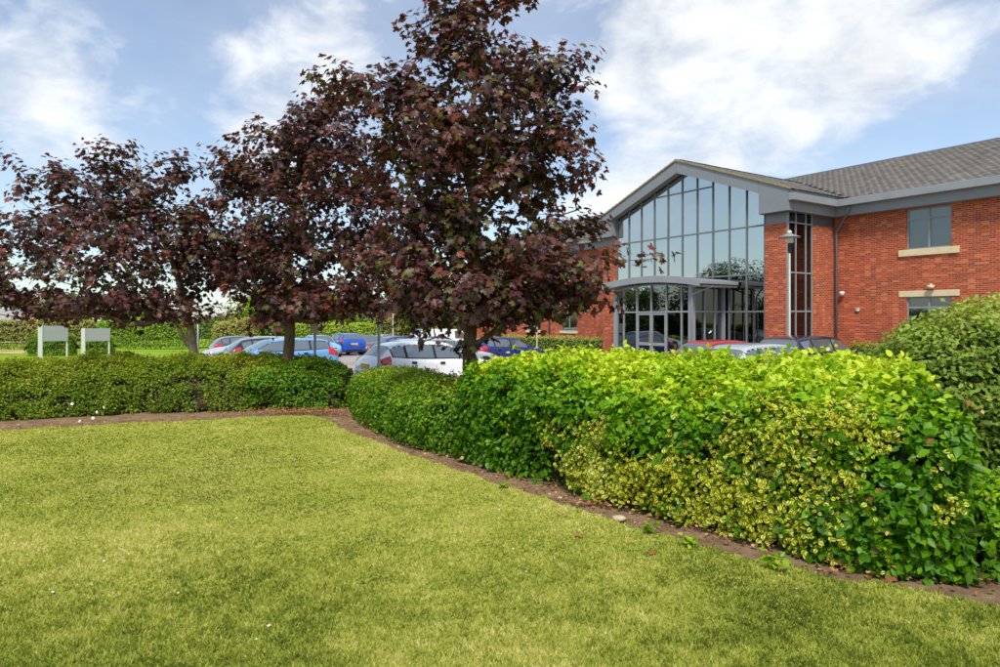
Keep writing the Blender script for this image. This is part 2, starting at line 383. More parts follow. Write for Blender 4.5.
M = dict(
    brick=m_brick(), tile=m_tile(), lawn=m_lawn(), verge=m_grass_far(), soil=m_soil(), tarmac=m_tarmac(),
    grey=plain('grey_cladding', srgb(128, 132, 137), .45, .0, .04, 1.5), mull=plain('dark_grey_aluminium', srgb(112, 116, 120), .38, .0, .04, 3), trim=plain('grey_aluminium', srgb(142, 146, 150), .38, .0, .04, 3),
    gutter=plain('grey_gutter', srgb(140, 144, 148), .4, 0, .05, 2), panel=plain('dark_grey_panel', srgb(92, 95, 100), .5, 0, .05, 2),
    glass=m_glass('office_glass', (.10, .12, .11, 1), .6), glass_low=m_glass('tinted_glass', (.05, .05, .05, 1), .24), glass_win=m_glass('window_glass', (.7, .72, .72, 1), .10), glass_side=m_glass('bronze_glass', (.22, .15, .12, 1), .08),
    blind=plain('blind_fabric', srgb(208, 210, 210), .8, 0, .05, 2), stone=plain('cream_stone', srgb(216, 198, 160), .8, 0, .06, 8, .2),
    inner=plain('interior_plaster', srgb(120, 116, 108), .9, 0, .05, 1), carpet=plain('interior_floor', srgb(60, 58, 56), .8, 0, .1, 4),
    white=plain('white_plastic', srgb(220, 220, 216), .4, 0, .03, 4), black=plain('black_rubber', (.012, .012, .012, 1), .6, 0, .1, 8),
    carglass=m_glass('car_glass', (.18, .20, .20, 1), .16), chrome=plain('bright_metal', (.6, .6, .6, 1), .2, .9, .05, 6), galv=plain('galvanised_steel', srgb(168, 172, 170), .45, .3, .1, 5),
    cream=plain('cream_painted_steel', srgb(170, 172, 160), .45, 0, .06, 5), lamp=plain('frosted_lamp_glass', srgb(214, 206, 184), .3, 0, .03, 5),
    red=m_paint('red_lamp_lens', (.55, .012, .01, 1), .15), clear=plain('clear_lamp_lens', srgb(220, 225, 228), .1, 0, .05, 8), plate=plain('yellow_plate', srgb(240, 190, 40), .5, 0, .02, 3),
    board=plain('grey_sign_board', srgb(158, 160, 160), .5, 0, .03, 3), concrete=plain('concrete_kerb', srgb(168, 162, 152), .9, 0, .12, 6, .3),
    bark=m_bark('maple_bark', srgb(70, 56, 46), srgb(132, 114, 92)), twig=m_bark('brown_twig', srgb(78, 52, 36), srgb(128, 92, 62)), barklit=m_bark('sunlit_bark', srgb(96, 84, 70), srgb(172, 154, 126)),  # last one: sunlight on the left maple's trunk put into the bark colour
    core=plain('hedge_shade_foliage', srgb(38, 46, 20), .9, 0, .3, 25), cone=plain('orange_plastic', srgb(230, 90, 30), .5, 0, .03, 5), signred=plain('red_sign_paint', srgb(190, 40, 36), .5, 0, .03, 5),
    dead=leafmat('dead_leaf', [(0, srgb(110, 66, 36)), (.5, srgb(160, 104, 60)), (1, srgb(200, 160, 110))], .8, .1), stonebit=plain('pebble_stone', srgb(190, 170, 144), .9, 0, .15, 20),
    petal=plain('white_petal', srgb(236, 236, 230), .7, 0, .03, 10), roofgrey=plain('pale_slate', srgb(150, 148, 144), .8, 0, .1, 2), timber=plain('dark_timber', srgb(78, 66, 56), .8, 0, .15, 4), render=plain('pale_render', srgb(200, 196, 186), .9, 0, .05, 2),
)
M['corebrown'] = plain('bare_hedge_wood', srgb(58, 42, 28), .9, 0, .35, 30)
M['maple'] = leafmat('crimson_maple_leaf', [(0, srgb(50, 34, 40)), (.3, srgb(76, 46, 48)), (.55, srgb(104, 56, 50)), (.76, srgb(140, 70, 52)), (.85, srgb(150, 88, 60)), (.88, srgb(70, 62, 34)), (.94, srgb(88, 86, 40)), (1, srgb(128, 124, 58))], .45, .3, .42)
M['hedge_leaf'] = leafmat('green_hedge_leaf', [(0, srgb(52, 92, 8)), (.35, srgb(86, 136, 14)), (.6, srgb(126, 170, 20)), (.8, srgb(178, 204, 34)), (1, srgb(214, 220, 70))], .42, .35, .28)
M['varieg'] = leafmat('variegated_leaf', [(0, srgb(84, 124, 20)), (1, srgb(136, 164, 36))], .45, .35, .25, [(0, srgb(220, 202, 40)), (.6, srgb(240, 226, 84)), (1, srgb(248, 240, 170))])
M['olive_leaf'] = leafmat('olive_hedge_leaf', [(0, srgb(62, 90, 16)), (.4, srgb(108, 136, 28)), (.75, srgb(154, 168, 44)), (.93, srgb(190, 184, 64)), (1, srgb(200, 112, 50))], .5, .35, .2)
M['mid_leaf'] = leafmat('mid_hedge_leaf', [(0, srgb(52, 92, 12)), (.5, srgb(96, 142, 24)), (.85, srgb(152, 180, 40)), (1, srgb(176, 130, 60))], .45, .35, .25)
M['eleag'] = leafmat('grey_green_leaf', [(0, srgb(70, 98, 24)), (.4, srgb(120, 146, 44)), (.75, srgb(168, 180, 78)), (1, srgb(204, 202, 122))], .5, .3, .25)
M['far_leaf'] = leafmat('distant_green_leaf', [(0, srgb(66, 98, 20)), (.5, srgb(124, 156, 36)), (1, srgb(186, 204, 62))], .5, .3, .3)
M['dark_leaf'] = leafmat('distant_dark_leaf', [(0, srgb(30, 44, 18)), (.5, srgb(52, 76, 28)), (1, srgb(86, 104, 44))], .5, .25, .3)
M['dull_leaf'] = leafmat('distant_dull_leaf', [(0, srgb(104, 108, 40)), (.5, srgb(156, 154, 70)), (1, srgb(194, 184, 108))], .6, .25, .2)
M['blade'] = leafmat('grass_blade', [(0, srgb(82, 98, 32)), (.3, srgb(146, 160, 60)), (.55, srgb(184, 186, 88)), (.8, srgb(208, 200, 128)), (1, srgb(226, 212, 166))], .6, .35, .12)

# ------------------------------------------------------------------ ground
def sheet(name, poly, zf, mat, kind='structure', step=None):
    mb = MB(); mb.add([(x, y, zf(x, y)) for x, y in poly], [tuple(range(len(poly)))])
    o = mb.build(name, mat); o['kind'] = kind; return o
mb = MB()
ys = [-200, -20, 18, 60, 900]
for i in range(4):
    y0, y1 = ys[i], ys[i + 1]
    mb.add([(-700, y0, gz(y0) - .12), (700, y0, gz(y0) - .12), (700, y1, gz(y1) - .12), (-700, y1, gz(y1) - .12)], [(0, 1, 2, 3)])
tag(mb.build('ground', M['verge']), kind='structure')
# bare soil bed under the hedges, gently lumpy
gx, gy = np.meshgrid(np.linspace(-26, 26, 131), np.linspace(-10, 16.4, 100))
P = np.stack([gx, gy, np.zeros_like(gx)], -1).reshape(-1, 3)
P[:, 2] = -.03 + .05 * (vnoise(P, 3.2, 3, 3) - .5)
ii = np.arange(131 * 100).reshape(100, 131)
q = np.stack([ii[:-1, :-1], ii[:-1, 1:], ii[1:, 1:], ii[1:, :-1]], -1).reshape(-1, 4)
soil = link('soil_bed', rawmesh('soil_bed', P, np.concatenate([q[:, [0, 1, 2]], q[:, [0, 2, 3]]]), smooth=True), None, M['soil']); soil['kind'] = 'structure'
edge_px = [(-260, 445), (-120, 438), (0, 432), (60, 428), (130, 424), (200, 421), (260, 418), (305, 416), (324, 418), (342, 430), (372, 442), (400, 453), (450, 469), (500, 485), (560, 504), (630, 527), (700, 547), (780, 566), (860, 583), (940, 598), (1000, 608), (1120, 628)]
LE = [tuple(G(a, b - 1)) for a, b in edge_px]
def ragged(pts, step=.07):
    out = []
    for (x0, y0), (x1, y1) in zip(pts[:-1], pts[1:]):
        n = max(1, int(math.hypot(x1 - x0, y1 - y0) / step))
        for k in range(n): out.append((x0 + (x1 - x0) * k / n, y0 + (y1 - y0) * k / n))
    A = np.array([(x, y, 0.) for x, y in out]); A[:, 1] += (vnoise(A, 3.0, 61, 3) - .5) * .32 + (vnoise(A, 11, 62, 2) - .5) * .12; return [tuple(p[:2]) for p in A] + [pts[-1]]
LAWN = [(-26, 10.2)] + ragged(LE) + [(12, 2.0), (24, -4), (24, -9.5), (-26, -9.5)]
sheet('lawn', LAWN, lambda x, y: .004, M['lawn'])
CP_L = [(-9.2, 16.55), (-15.5, 30), (-19, 45), (-22, 60)]
cp = [(-9.2, 16.55), (30, 16.55), (30, 18), (-9.8, 18)]
mb = MB(); rows = [16.55, 18, 24, 30, 38, 46, 60]
def cpl(y): return np.interp(y, [p[1] for p in CP_L], [p[0] for p in CP_L])
for a, b_ in zip(rows[:-1], rows[1:]):
    mb.add([(cpl(a), a, gz(a)), (34, a, gz(a)), (34, b_, gz(b_)), (cpl(b_), b_, gz(b_))], [(0, 1, 2, 3)])
tag(mb.build('car_park', M['tarmac']), kind='structure')
mb = MB()
for a, b_ in zip(rows[:-1], rows[1:]):                      # grass verge left of the car park, a kerb's height above it
    mb.add([(-80, a, gz(a) + .1), (cpl(a) - .16, a, gz(a) + .1), (cpl(b_) - .16, b_, gz(b_) + .1), (-80, b_, gz(b_) + .1)], [(0, 1, 2, 3)])
tag(mb.build('grass_verge', M['verge']), kind='structure')
mb = MB()
for a, b_ in zip(rows[:-1], rows[1:]):
    x0, x1 = cpl(a), cpl(b_)
    V = [(x0 - .16, a, gz(a) - .1), (x0, a, gz(a) - .1), (x1, b_, gz(b_) - .1), (x1 - .16, b_, gz(b_) - .1), (x0 - .16, a, gz(a) + .11), (x0, a, gz(a) + .11), (x1, b_, gz(b_) + .11), (x1 - .16, b_, gz(b_) + .11)]
    mb.add(V, [(0, 3, 2, 1), (4, 5, 6, 7), (0, 1, 5, 4), (1, 2, 6, 5), (2, 3, 7, 6), (3, 0, 4, 7)])
mb.box(-9.2, 30, 16.42, 16.55, -.3, .0)
tag(mb.build('kerb', M['concrete']), kind='structure')
sheet('dry_grass_path', [tuple(G(-90, 351, -.4)), tuple(G(22, 351, -.4)), tuple(G(30, 346.5, -.4)), tuple(G(-90, 345.5, -.4))], lambda x, y: gz(y) + .106, plain('dry_grass', srgb(196, 176, 120), .95, 0, .15, 3))

def in_poly(P, poly):
    x, y = P[:, 0], P[:, 1]; ins = np.zeros(len(P), bool); n = len(poly)
    for i in range(n):
        x0, y0 = poly[i]; x1, y1 = poly[(i + 1) % n]
        c = ((y0 > y) != (y1 > y)) & (x < (x1 - x0) * (y - y0) / (y1 - y0 + 1e-12) + x0); ins ^= c
    return ins

# grass blades of the mown lawn
def grass():
    n = 620000
    y = np.exp(rng.uniform(np.log(3.2), np.log(13.6), n)); x = (rng.uniform(-1, 1, n)) * (.80 * y + 1.0)
    P = np.stack([x, y, np.full(n, .003)], 1)
    fr = vnoise(P, 9, 11) - .62
    P2 = P.copy(); P2[:, 1] += fr * .18
    P = P[in_poly(P2, LAWN)]; n = len(P)
    keep = rng.random(n) < np.clip(1.15 - P[:, 1] * .03, .6, 1); P = P[keep]; n = len(P)
    patch = vnoise(P, .55, 21, 3); clump = vnoise(P, 3.2, 5, 3); near = np.clip((6.5 - P[:, 1]) / 3, 0, 1)
    tuft = np.clip((vnoise(P, .8, 31, 2) - .30) * 2.5, 0, 1) * np.clip((vnoise(P, 21, 8, 3) - .50) * 9, 0, 1) * near
    rnd = np.clip(.42 + (patch - .5) * .75 + (clump - .5) * .5 + (vnoise(P, 14, 51, 2) - .5) * .4 + rng.normal(0, .17, n) - tuft * .30 - near * .09, 0, 1)
    h = (.010 + .012 * rng.random(n) + .008 * clump + .018 * tuft + .010 * near) * (1 + .03 * P[:, 1]); w = .0022 + .0016 * rng.random(n) + .00055 * P[:, 1]
    a = rng.uniform(0, 2 * np.pi, n); side = np.stack([np.cos(a), np.sin(a), np.zeros(n)], 1)
    lean = np.stack([rng.normal(0, .9, n), rng.normal(0, .9, n), np.ones(n)], 1); lean = unit(lean)
    V = np.empty((n, 3, 3)); V[:, 0] = P - side * w[:, None]; V[:, 1] = P + side * w[:, None]; V[:, 2] = P + lean * h[:, None]
    me = rawmesh('grass_blades', V.reshape(-1, 3), np.arange(n * 3).reshape(-1, 3), np.repeat(rnd, 3))
    o = link('grass_blades', me, None, M['blade'])
    tag(o, 'short mown yellowish green grass covering the front lawn', 'grass', kind='stuff')
grass()

# ------------------------------------------------------------------ office building (local x along the front, y into the building)
TH = math.atan(440 / 667.0)
UX, VX = Vector((-math.sin(TH), math.cos(TH), 0)), Vector((math.cos(TH), math.sin(TH), 0))
P0 = Vector((11.83, 27.4, 0))
def bl(x, y, z=0.0): return P0 - UX * x + VX * y + Vector((0, 0, z))     # building to world
BZ = -.8
WY = 3.38                                  # wing front
def building():
    B = empty('office_building', P0, -(math.pi / 2 - TH))
    tag(B, 'two storey red brick office with gabled glass entrance and grey fascias', 'building')
    m_ = MB()
    def part(name, mb, mat, parent=B, **k): return mb.build(name, mat, parent, **k)
    # ---- brick wings with window openings
    wins = {'r': [(3.0, 4.62), (7.4, 9.02), (11.8, 13.42)], 'l': [(-19.1, -17.45), (-23.05, -21.4), (-27.4, -25.75)]}
    floors = [(1.15, 2.83), (4.72, 6.34)]
    def wall(x0, x1, ops):
        mb = MB(); xs = sorted({x0, x1} | {v for o in ops for v in o})
        for a, b in zip(xs[:-1], xs[1:]):
            mid = (a + b) / 2
            if any(o[0] < mid < o[1] for o in ops):
                mb.box(a, b, WY, WY + .3, BZ, floors[0][0]); mb.box(a, b, WY, WY + .3, floors[0][1], floors[1][0]); mb.box(a, b, WY, WY + .3, floors[1][1], 6.5)
            else: mb.box(a, b, WY, WY + .3, BZ, 6.5)
        return mb
    part('wall', wall(.0, 18.8, wins['r']), M['brick']); part('wall', wall(-30, -11.2, wins['l']), M['brick'])
    mb = MB(); mb.box(18.5, 18.8, WY + .3, 19.4, BZ, 6.9).box(-30, -29.7, WY + .3, 19.4, BZ, 6.9).box(-29.7, 18.5, 19.1, 19.4, BZ, 6.9)
    mb.prism([(WY, 6.9), (19.4, 6.9), (11.4, 10.1)], 'x', 18.5, 18.79).prism([(WY, 6.9), (19.4, 6.9), (11.4, 10.1)], 'x', -29.99, -29.7)
    part('wall', mb, M['brick'])
    # ---- windows: each frame a part, its panes, sill and blinds sub-parts
    for side in 'rl':
        for (a, b) in wins[side]:
            for fl, (z0, z1) in enumerate(floors):
                y = WY + .07; t = .055; mid = (a + b) / 2; zt = z1 - .42
                mb = MB(); mb.box(a, b, y, y + .07, z0, z0 + t).box(a, b, y, y + .07, z1 - t, z1).box(a, a + t, y, y + .07, z0 + t, z1 - t).box(b - t, b, y, y + .07, z0 + t, z1 - t)
                mb.box(mid - .035, mid + .035, y, y + .07, z0 + t, z1 - t)
                for s0, s1 in ((a + t, mid - .035), (mid + .035, b - t)): mb.box(s0, s1, y + .003, y + .067, zt - .03, zt + .03)
                f = part('window', mb, M['trim'])
                for s0, s1 in ((a + t, mid - .035), (mid + .035, b - t)):
                    for q0, q1 in ((z0 + t, zt - .03), (zt + .03, z1 - t)):
                        part('pane', MB().box(s0, s1, y + .03, y + .036, q0, q1), M['glass_win'], f)
                mbb = MB(); k = 0; xx = a + .06
                while xx < b - .06:
                    w = .085; th = R(random.uniform(28, 42)); c, s = w / 2 * math.cos(th), w / 2 * math.sin(th)
                    zb = z0 + .07 if fl else z0 + .07
                    mbb.add([(xx - c, y + .2 - s, zb), (xx + c, y + .2 + s, zb), (xx + c, y + .2 + s, z1), (xx - c, y + .2 - s, z1)], [(0, 1, 2, 3)]); xx += .082
                bo = mbb.build('blind', M['blind'], f)
                if fl == 1: part('sill', MB().box(a - .28, b + .28, WY - .07, WY + .068, z0 - .26, z0 - .002), M['stone'], f, bevel=.008)
                else:
                    part('lintel', MB().box(a - .28, b + .28, WY - .03, WY + .06, z1 + .002, z1 + .24), M['stone'], f, bevel=.006)
                    part('sill', MB().box(a - .1, b + .1, WY - .07, WY + .068, z0 - .16, z0 - .002), M['stone'], f, bevel=.008)
    # ---- interior: floors and an inner wall, so that glass has something dark behind it
    mb = MB(); mb.box(-29.6, 18.4, 3.8, 19, 3.3, 3.6).box(-29.6, 18.4, 3.8, 19, -.1, .0).box(-11, -.3, .4, 3.75, -.1, .0)
    part('floor_slab', mb, M['carpet']); part('inner_wall', MB().box(-29.5, 18.3, 6.2, 6.4, 0, 6.6), M['inner'])
    # ---- gable block: piers, side walls
    part('pier', MB().box(-1.1, -.08, 0, .30, BZ, 5.95), M['brick']); part('pier', MB().box(-11.2, -10.1, 0, .30, BZ, 5.95), M['brick'])
    part('pier_cap', MB().box(-1.1, -.06, .03, .3, 5.952, 6.36), M['grey']); part('pier_cap', MB().box(-11.18, -10.1, .03, .3, 5.952, 6.36), M['grey'])
    part('wall', MB().box(-.3, 0, 1.76, WY - .002, BZ, 5.95), M['brick']); part('wall', MB().box(-11.2, -10.9, .3, WY - .002, BZ, 5.95), M['brick'])
    part('wall_panel', MB().box(-.28, -.03, 1.76, WY - .002, 5.952, 6.5), M['panel'])
    # ---- curtain wall
    zr = lambda x: 8.92 - .371 * abs(x + 5.6)
    ft = lambda x: 9.55 - .385 * abs(x + 5.6)
    xs = [-1.1 - .9 * i for i in range(11)]; TR = [2.27, 3.88, 5.95]
    fr = MB()
    for i, x in enumerate(xs):
        w = .028; inves = -8.05 < x < -3.15
        fr.box(x - w, x + w, .0, .12, 3.8 if inves else BZ, zr(x) + .02)
    for z in TR:
        for a, b in zip(xs[1:], xs[:-1]):
            if z < 3.8 and a > -8.2 and b < -3.0: continue
            fr.box(a + .035, b - .035, .006, .11, z - .035, z + .035)
    for a, b in zip(xs[1:], xs[:-1]):
        if min(zr(a), zr(b)) > 8.0: fr.box(a + .035, b - .035, .006, .11, 8.0, 8.06)
    cw = part('curtain_wall', fr, M['mull'])
    for a, b in zip(xs[1:], xs[:-1]):
        cuts = [BZ + .2] + TR + ([8.03] if min(zr(a), zr(b)) > 8.0 else [])
        inves = a > -8.2 and b < -3.0
        a2, b2 = a + .03, b - .03
        for k, z0 in enumerate(cuts):
            if inves and z0 < 3.8: continue
            dy = [random.uniform(-.0035, .0035) for _ in range(4)]
            if k + 1 < len(cuts): za = zb = cuts[k + 1] - .03
            else: za, zb = zr(a2), zr(b2)
            z0 += .03
            q = [(a2, .05 + dy[0], z0), (b2, .05 + dy[1], z0), (b2, .05 + dy[2], zb), (a2, .05 + dy[3], za)]
            V = q + [(x, y + .02, z) for x, y, z in q]
            part('pane', MB().add(V, [(0, 1, 2, 3), (7, 6, 5, 4), (0, 4, 5, 1), (1, 5, 6, 2), (2, 6, 7, 3), (3, 7, 4, 0)]), M['glass'] if z0 > 3.8 else M['glass_low'], cw)
    # ---- narrow glazing in the side return
    fr = MB(); ysl = [.05, .57, 1.28, 1.72]
    for y in ysl: fr.box(-.09, .0, y - .03, y + .03, BZ, 6.36)
    for z in TR:
        for a, b in zip(ysl[:-1], ysl[1:]): fr.box(-.087, -.003, a + .03, b - .03, z - .03, z + .03)
    sg = part('side_glazing', fr, M['trim'])
    for a, b in zip(ysl[:-1], ysl[1:]):
        for z0, z1 in zip([BZ + .1] + TR, TR + [6.36]):
            part('pane', MB().box(-.05, -.04, a + .028, b - .028, z0 + .028, z1 - .028), M['glass_side'], sg)
    part('inner_wall', MB().box(-1.4, -1.1, .4, 3.6, 0, 6.4), M['brick'])
    # ---- gable fascia of separate cladding panels
    cuts = [-11.5, -10.1, -7.85, -5.6, -3.35, -1.1, .30]; gap = .006
    for a, b in zip(cuts[:-1], cuts[1:]):
        a2, b2 = a + gap, b - gap
        end = (b <= -10.0 or a >= -1.2)
        lo = (lambda x: 6.36) if end else zr
        part('gable_fascia', MB().prism([(a2, lo(a2)), (b2, lo(b2)), (b2, ft(b2) - .06), (a2, ft(a2) - .06)], 'y', -.40, -.06), M['grey'], bevel=.004)
    part('gable_backing', MB().prism([(-11.45, 6.4), (-10.15, 6.4), (-10.15, zr(-10.15) + .04), (-5.6, 8.96), (-1.05, zr(-1.05) + .04), (-1.05, 6.4), (.25, 6.4), (.25, ft(.25) - .1), (-5.6, 9.4), (-11.45, ft(-11.45) - .1)], 'y', -.055, .2), M['grey'])
    part('soffit', MB().box(-1.09, .29, -.39, .02, 6.345, 6.358), M['panel']); part('soffit', MB().box(-11.49, -10.11, -.39, .02, 6.345, 6.358), M['panel'])
    # ---- eaves: fascia, soffit and box gutter
    part('eaves_fascia', MB().box(.302, 19.0, 2.95, WY - .002, 6.36, 6.86), M['grey']); part('gutter', MB().box(.31, 19.1, 2.72, 2.948, 6.75, 7.04), M['gutter'], bevel=.012)
    part('eaves_fascia', MB().box(.002, .30, -.05, WY - .01, 6.362, 6.86), M['grey']); part('gutter', MB().box(.305, .53, -.42, 2.717, 6.75, 7.04), M['gutter'], bevel=.012)
    part('eaves_fascia', MB().box(-30.4, -11.502, 2.95, WY - .002, 6.36, 6.86), M['grey']); part('gutter', MB().box(-30.5, -11.51, 2.72, 2.948, 6.75, 7.04), M['gutter'], bevel=.012)
    part('eaves_fascia', MB().box(-11.5, -11.202, -.05, WY - .01, 6.362, 6.86), M['grey']); part('gutter', MB().box(-11.73, -11.505, -.42, 2.717, 6.75, 7.04), M['gutter'], bevel=.012)
    part('eaves_fascia', MB().box(.24, .30, -.05, 3.5, 6.862, ft(.28) - .05), M['grey'])
    # ---- roofs
    zm = lambda y: 6.98 + .39 * (np.minimum(y, 22.8 - y) - 2.9)
    body = MB().prism([(2.95, 6.86), (2.95, 6.95), (11.4, 10.24), (19.85, 6.95), (19.85, 6.86)], 'x', -30.4, 19.2)
    part('roof_deck', body, M['panel'])
    part('roof_deck', MB().prism([(.25, ft(.25) - .12), (.25, ft(.25) - .05), (-5.6, 9.5), (-11.45, ft(.25) - .05), (-11.45, ft(.25) - .12), (-5.6, 9.43)], 'y', -.38, 9.3), M['panel'])
    def tiles(name, org, along, up, nal, nup, cond):
        """courses of lapped tiles: org eave corner, along the eave, up the slope"""
        along, up = np.array(along, float), np.array(up, float); nrm = np.cross(along, up); nrm *= np.sign(nrm[2])
        w, ex, ln, th = .30, .27, .33, .02
        jj, ii = np.meshgrid(np.arange(nup), np.arange(nal), indexing='ij'); jj, ii = jj.ravel(), ii.ravel()
        c = np.array(org) + along * ((ii + .5 * (jj % 2)) * w)[:, None] + up * (jj * ex)[:, None]
        ok = cond(c + up * ex * .5); c = c[ok]; n = len(c)
        wj = .292 + rng.uniform(-.004, .004, n); lift = rng.uniform(0, .008, n) + .028; sk = rng.uniform(-.006, .006, n)
        bx = np.array([(0, 0), (1, 0), (1, 1), (0, 1)])
        V = np.empty((n, 8, 3))
        for k, (u, v) in enumerate(bx):
            base = c + along * (u * wj)[:, None] + up * (v * ln + sk)[:, None]
            hgt = lift * (1 - v) + .006 * v
            V[:, k] = base + nrm * (hgt - th)[:, None]; V[:, k + 4] = base + nrm * hgt[:, None]
        T = np.array([(4, 5, 6), (4, 6, 7), (0, 1, 5), (0, 5, 4), (1, 2, 6), (1, 6, 5), (3, 0, 4), (3, 4, 7)])
        rn = np.clip(rng.normal(.45, .13, n), 0, 1)
        me = rawmesh(name, V.reshape(-1, 3), (T[None] + (np.arange(n) * 8)[:, None, None]).reshape(-1, 3), np.repeat(rn, 8))
        o = link(name, me, B, M['tile']); o['kind'] = 'stuff'; return o
    cs = 1 / math.hypot(1, .39); up1 = (0, cs, .39 * cs)
    tiles('roof_tiles', (-30.6, 2.86, 6.965), (1, 0, 0), up1, 165, 34, lambda c: ((np.abs(c[:, 0] + 5.6) > 6.1) | (c[:, 2] > 9.55 - .385 * np.abs(c[:, 0] + 5.6) - .03)) & (c[:, 1] < 11.35))
    c2 = 1 / math.hypot(1, .385)
    tiles('roof_tiles', (.38, -.44, ft(.38) - .03), (0, 1, 0), (-c2, 0, .385 * c2), 33, 24, lambda c: (c[:, 2] > zm(c[:, 1]) - .13) & (c[:, 0] > -5.6))
    tiles('roof_tiles', (-11.58, -.44, ft(.38) - .03), (0, 1, 0), (c2, 0, .385 * c2), 33, 24, lambda c: (c[:, 2] > zm(c[:, 1]) - .05) & (c[:, 0] < -5.6))
    rt = MB()
    x = -30.5
    while x < 19: rt.tube([(x, 11.4, 10.27), (x + .44, 11.4, 10.275 + random.uniform(-.006, .006))], .11, 8); x += .45
    part('ridge_tiles', rt, M['panel'])
    rt = MB(); y = -.42
    while y < 9.3: rt.tube([(-5.6, y, 9.5), (-5.6, y + .44, 9.505)], .10, 8); y += .45
    part('ridge_tiles', rt, M['roofgrey'])
    vg = MB()                                # lichened verge tiles along the gable edge
    for sgn in (-1, 1):
        for k in range(21):
            x0 = -5.6 + sgn * k * .285; x1 = -5.6 + sgn * (k * .285 + .28)
            vg.prism([(x0, ft(x0) - .05), (x1, ft(x1) - .055), (x1, ft(x1) + .025), (x0, ft(x0) + .04)] if sgn > 0 else [(x1, ft(x1) - .055), (x0, ft(x0) - .05), (x0, ft(x0) + .04), (x1, ft(x1) + .025)], 'y', -.455, -.37)
    part('verge_tiles', vg, plain('lichened_tile', srgb(150, 138, 104), .9, 0, .25, 14))
    # ---- entrance porch
    yv = -2.08; xv = [-3.37, -3.80, -4.67, -5.60, -6.53, -7.40, -7.83]
    arch = lambda x: 3.30 + .26 * (1 - ((x + 5.6) / 2.6) ** 2)
    pf = MB(); pf.box(-3.37, -3.15, yv - .06, yv + .16, BZ, 3.35).box(-8.05, -7.83, yv - .06, yv + .16, BZ, 3.35)
    for x in xv[1:-1]: pf.box(x - .03, x + .03, yv - .02, yv + .1, BZ, arch(x) + .02)
    for a, b in zip(xv[1:], xv[:-1]): pf.box(a + .03, b - .03, yv - .015, yv + .095, 2.24, 2.31)
    N = 16                                   # arched head frame
    for k in range(N):
        a = -7.83 + 4.46 * k / N; b = -7.83 + 4.46 * (k + 1) / N
        pf.prism([(a, arch(a) - .06), (b, arch(b) - .06), (b, arch(b) + .01), (a, arch(a) + .01)], 'y', yv - .018, yv + .09)
    for xs_ in (-3.15, -8.05):               # side returns
        s = -1 if xs_ > -5 else 1
        for y in (-1.30, -.62, -.08): pf.box(min(xs_, xs_ + s * .1), max(xs_, xs_ + s * .1), y - .03, y + .03, BZ, 3.3)
        pf.box(min(xs_ - .003 * -s, xs_ + s * .097), max(xs_ - .003 * -s, xs_ + s * .097), -1.92, -.11, 2.24, 2.31)
    pf.box(-3.30, -3.06, -.14, -.035, BZ, 3.4)
    po = part('porch', pf, M['trim'])
    for a, b in zip(xv[1:], xv[:-1]):
        if not (a > -6.6 and b < -4.6): part('pane', MB().box(a + .028, b - .028, yv + .03, yv + .04, BZ + .1, 2.245), M['glass_low'], po)
        part('pane', MB().add([(a + .028, yv + .03, 2.305), (b - .028, yv + .031, 2.305), (b - .028, yv + .033, arch(b) - .04), (a + .028, yv + .033, arch(a) - .04)], [(0, 1, 2, 3)]), M['glass_low'], po)
    for xs_ in (-3.2, -8.0):
        for y0, y1 in ((-1.92, -1.33), (-1.27, -.65), (-.59, -.11)):
            part('pane', MB().box(xs_ - .005, xs_ + .005, y0, y1, BZ + .1, 2.245), M['glass_low'], po); part('pane', MB().box(xs_ - .005, xs_ + .005, y0, y1, 2.305, 3.3), M['glass_low'], po)
    for a, b in ((-6.50, -5.61), (-5.59, -4.70)):   # door leaves
        d = MB(); z1 = 2.235; z0 = -.28
        d.box(a, a + .09, yv, yv + .06, z0, z1).box(b - .09, b, yv, yv + .06, z0, z1).box(a + .09, b - .09, yv, yv + .06, z1 - .1, z1).box(a + .09, b - .09, yv, yv + .06, z0, z0 + .2).box(a + .09, b - .09, yv + .003, yv + .057, .72, .86)
        do = part('door', d, M['trim'])
        part('pane', MB().box(a + .09, b - .09, yv + .025, yv + .033, .86, z1 - .1), M['glass_low'], do); part('pane', MB().box(a + .09, b - .09, yv + .025, yv + .033, z0 + .2, .72), M['glass_low'], do)
        hx = b - .045 if a < -6 else a + .045
        part('handle', MB().tube([(hx, yv - .05, .75), (hx, yv - .05, 1.35)], .018, 8).tube([(hx, yv - .05, .85), (hx, yv + .01, .85)], .012, 6).tube([(hx, yv - .05, 1.25), (hx, yv + .01, 1.25)], .012, 6), M['chrome'], do)
    # canopy: shallow vault with an arched fascia and a gutter at the side
    ca = lambda x: 3.36 + .27 * (1 - ((x + 5.6) / 3.1) ** 2)
    NX = 24; Xs = [-8.7 + 6.2 * k / NX for k in range(NX + 1)]
    mb = MB()
    out = [(x, ca(x) - .02) for x in Xs] + [(x, ca(x) + .29) for x in reversed(Xs)]
    n = len(out); V = [(x, -2.48, z) for x, z in out] + [(x, -2.33, z) for x, z in out]
    fs = [(i, i + n, (i + 1) % n + n, (i + 1) % n) for i in range(n)]
    for k in range(NX): fs += [(k, k + 1, n - 2 - k, n - 1 - k), (n + k, n + n - 1 - k, n + n - 2 - k, n + k + 1)]
    mb.add(V, fs); can = part('canopy', mb, M['trim'], bevel=.01)
    mb = MB()
    out = [(x, ca(x) + .10) for x in Xs] + [(x, ca(x) + .24) for x in reversed(Xs)]
    V = [(x, -2.328, z) for x, z in out] + [(x, -.035, z) for x, z in out]
    fs = [(i, i + n, (i + 1) % n + n, (i + 1) % n) for i in range(n)]
    for k in range(NX): fs += [(k, k + 1, n - 2 - k, n - 1 - k), (n + k, n + n - 1 - k, n + n - 2 - k, n + k + 1)]
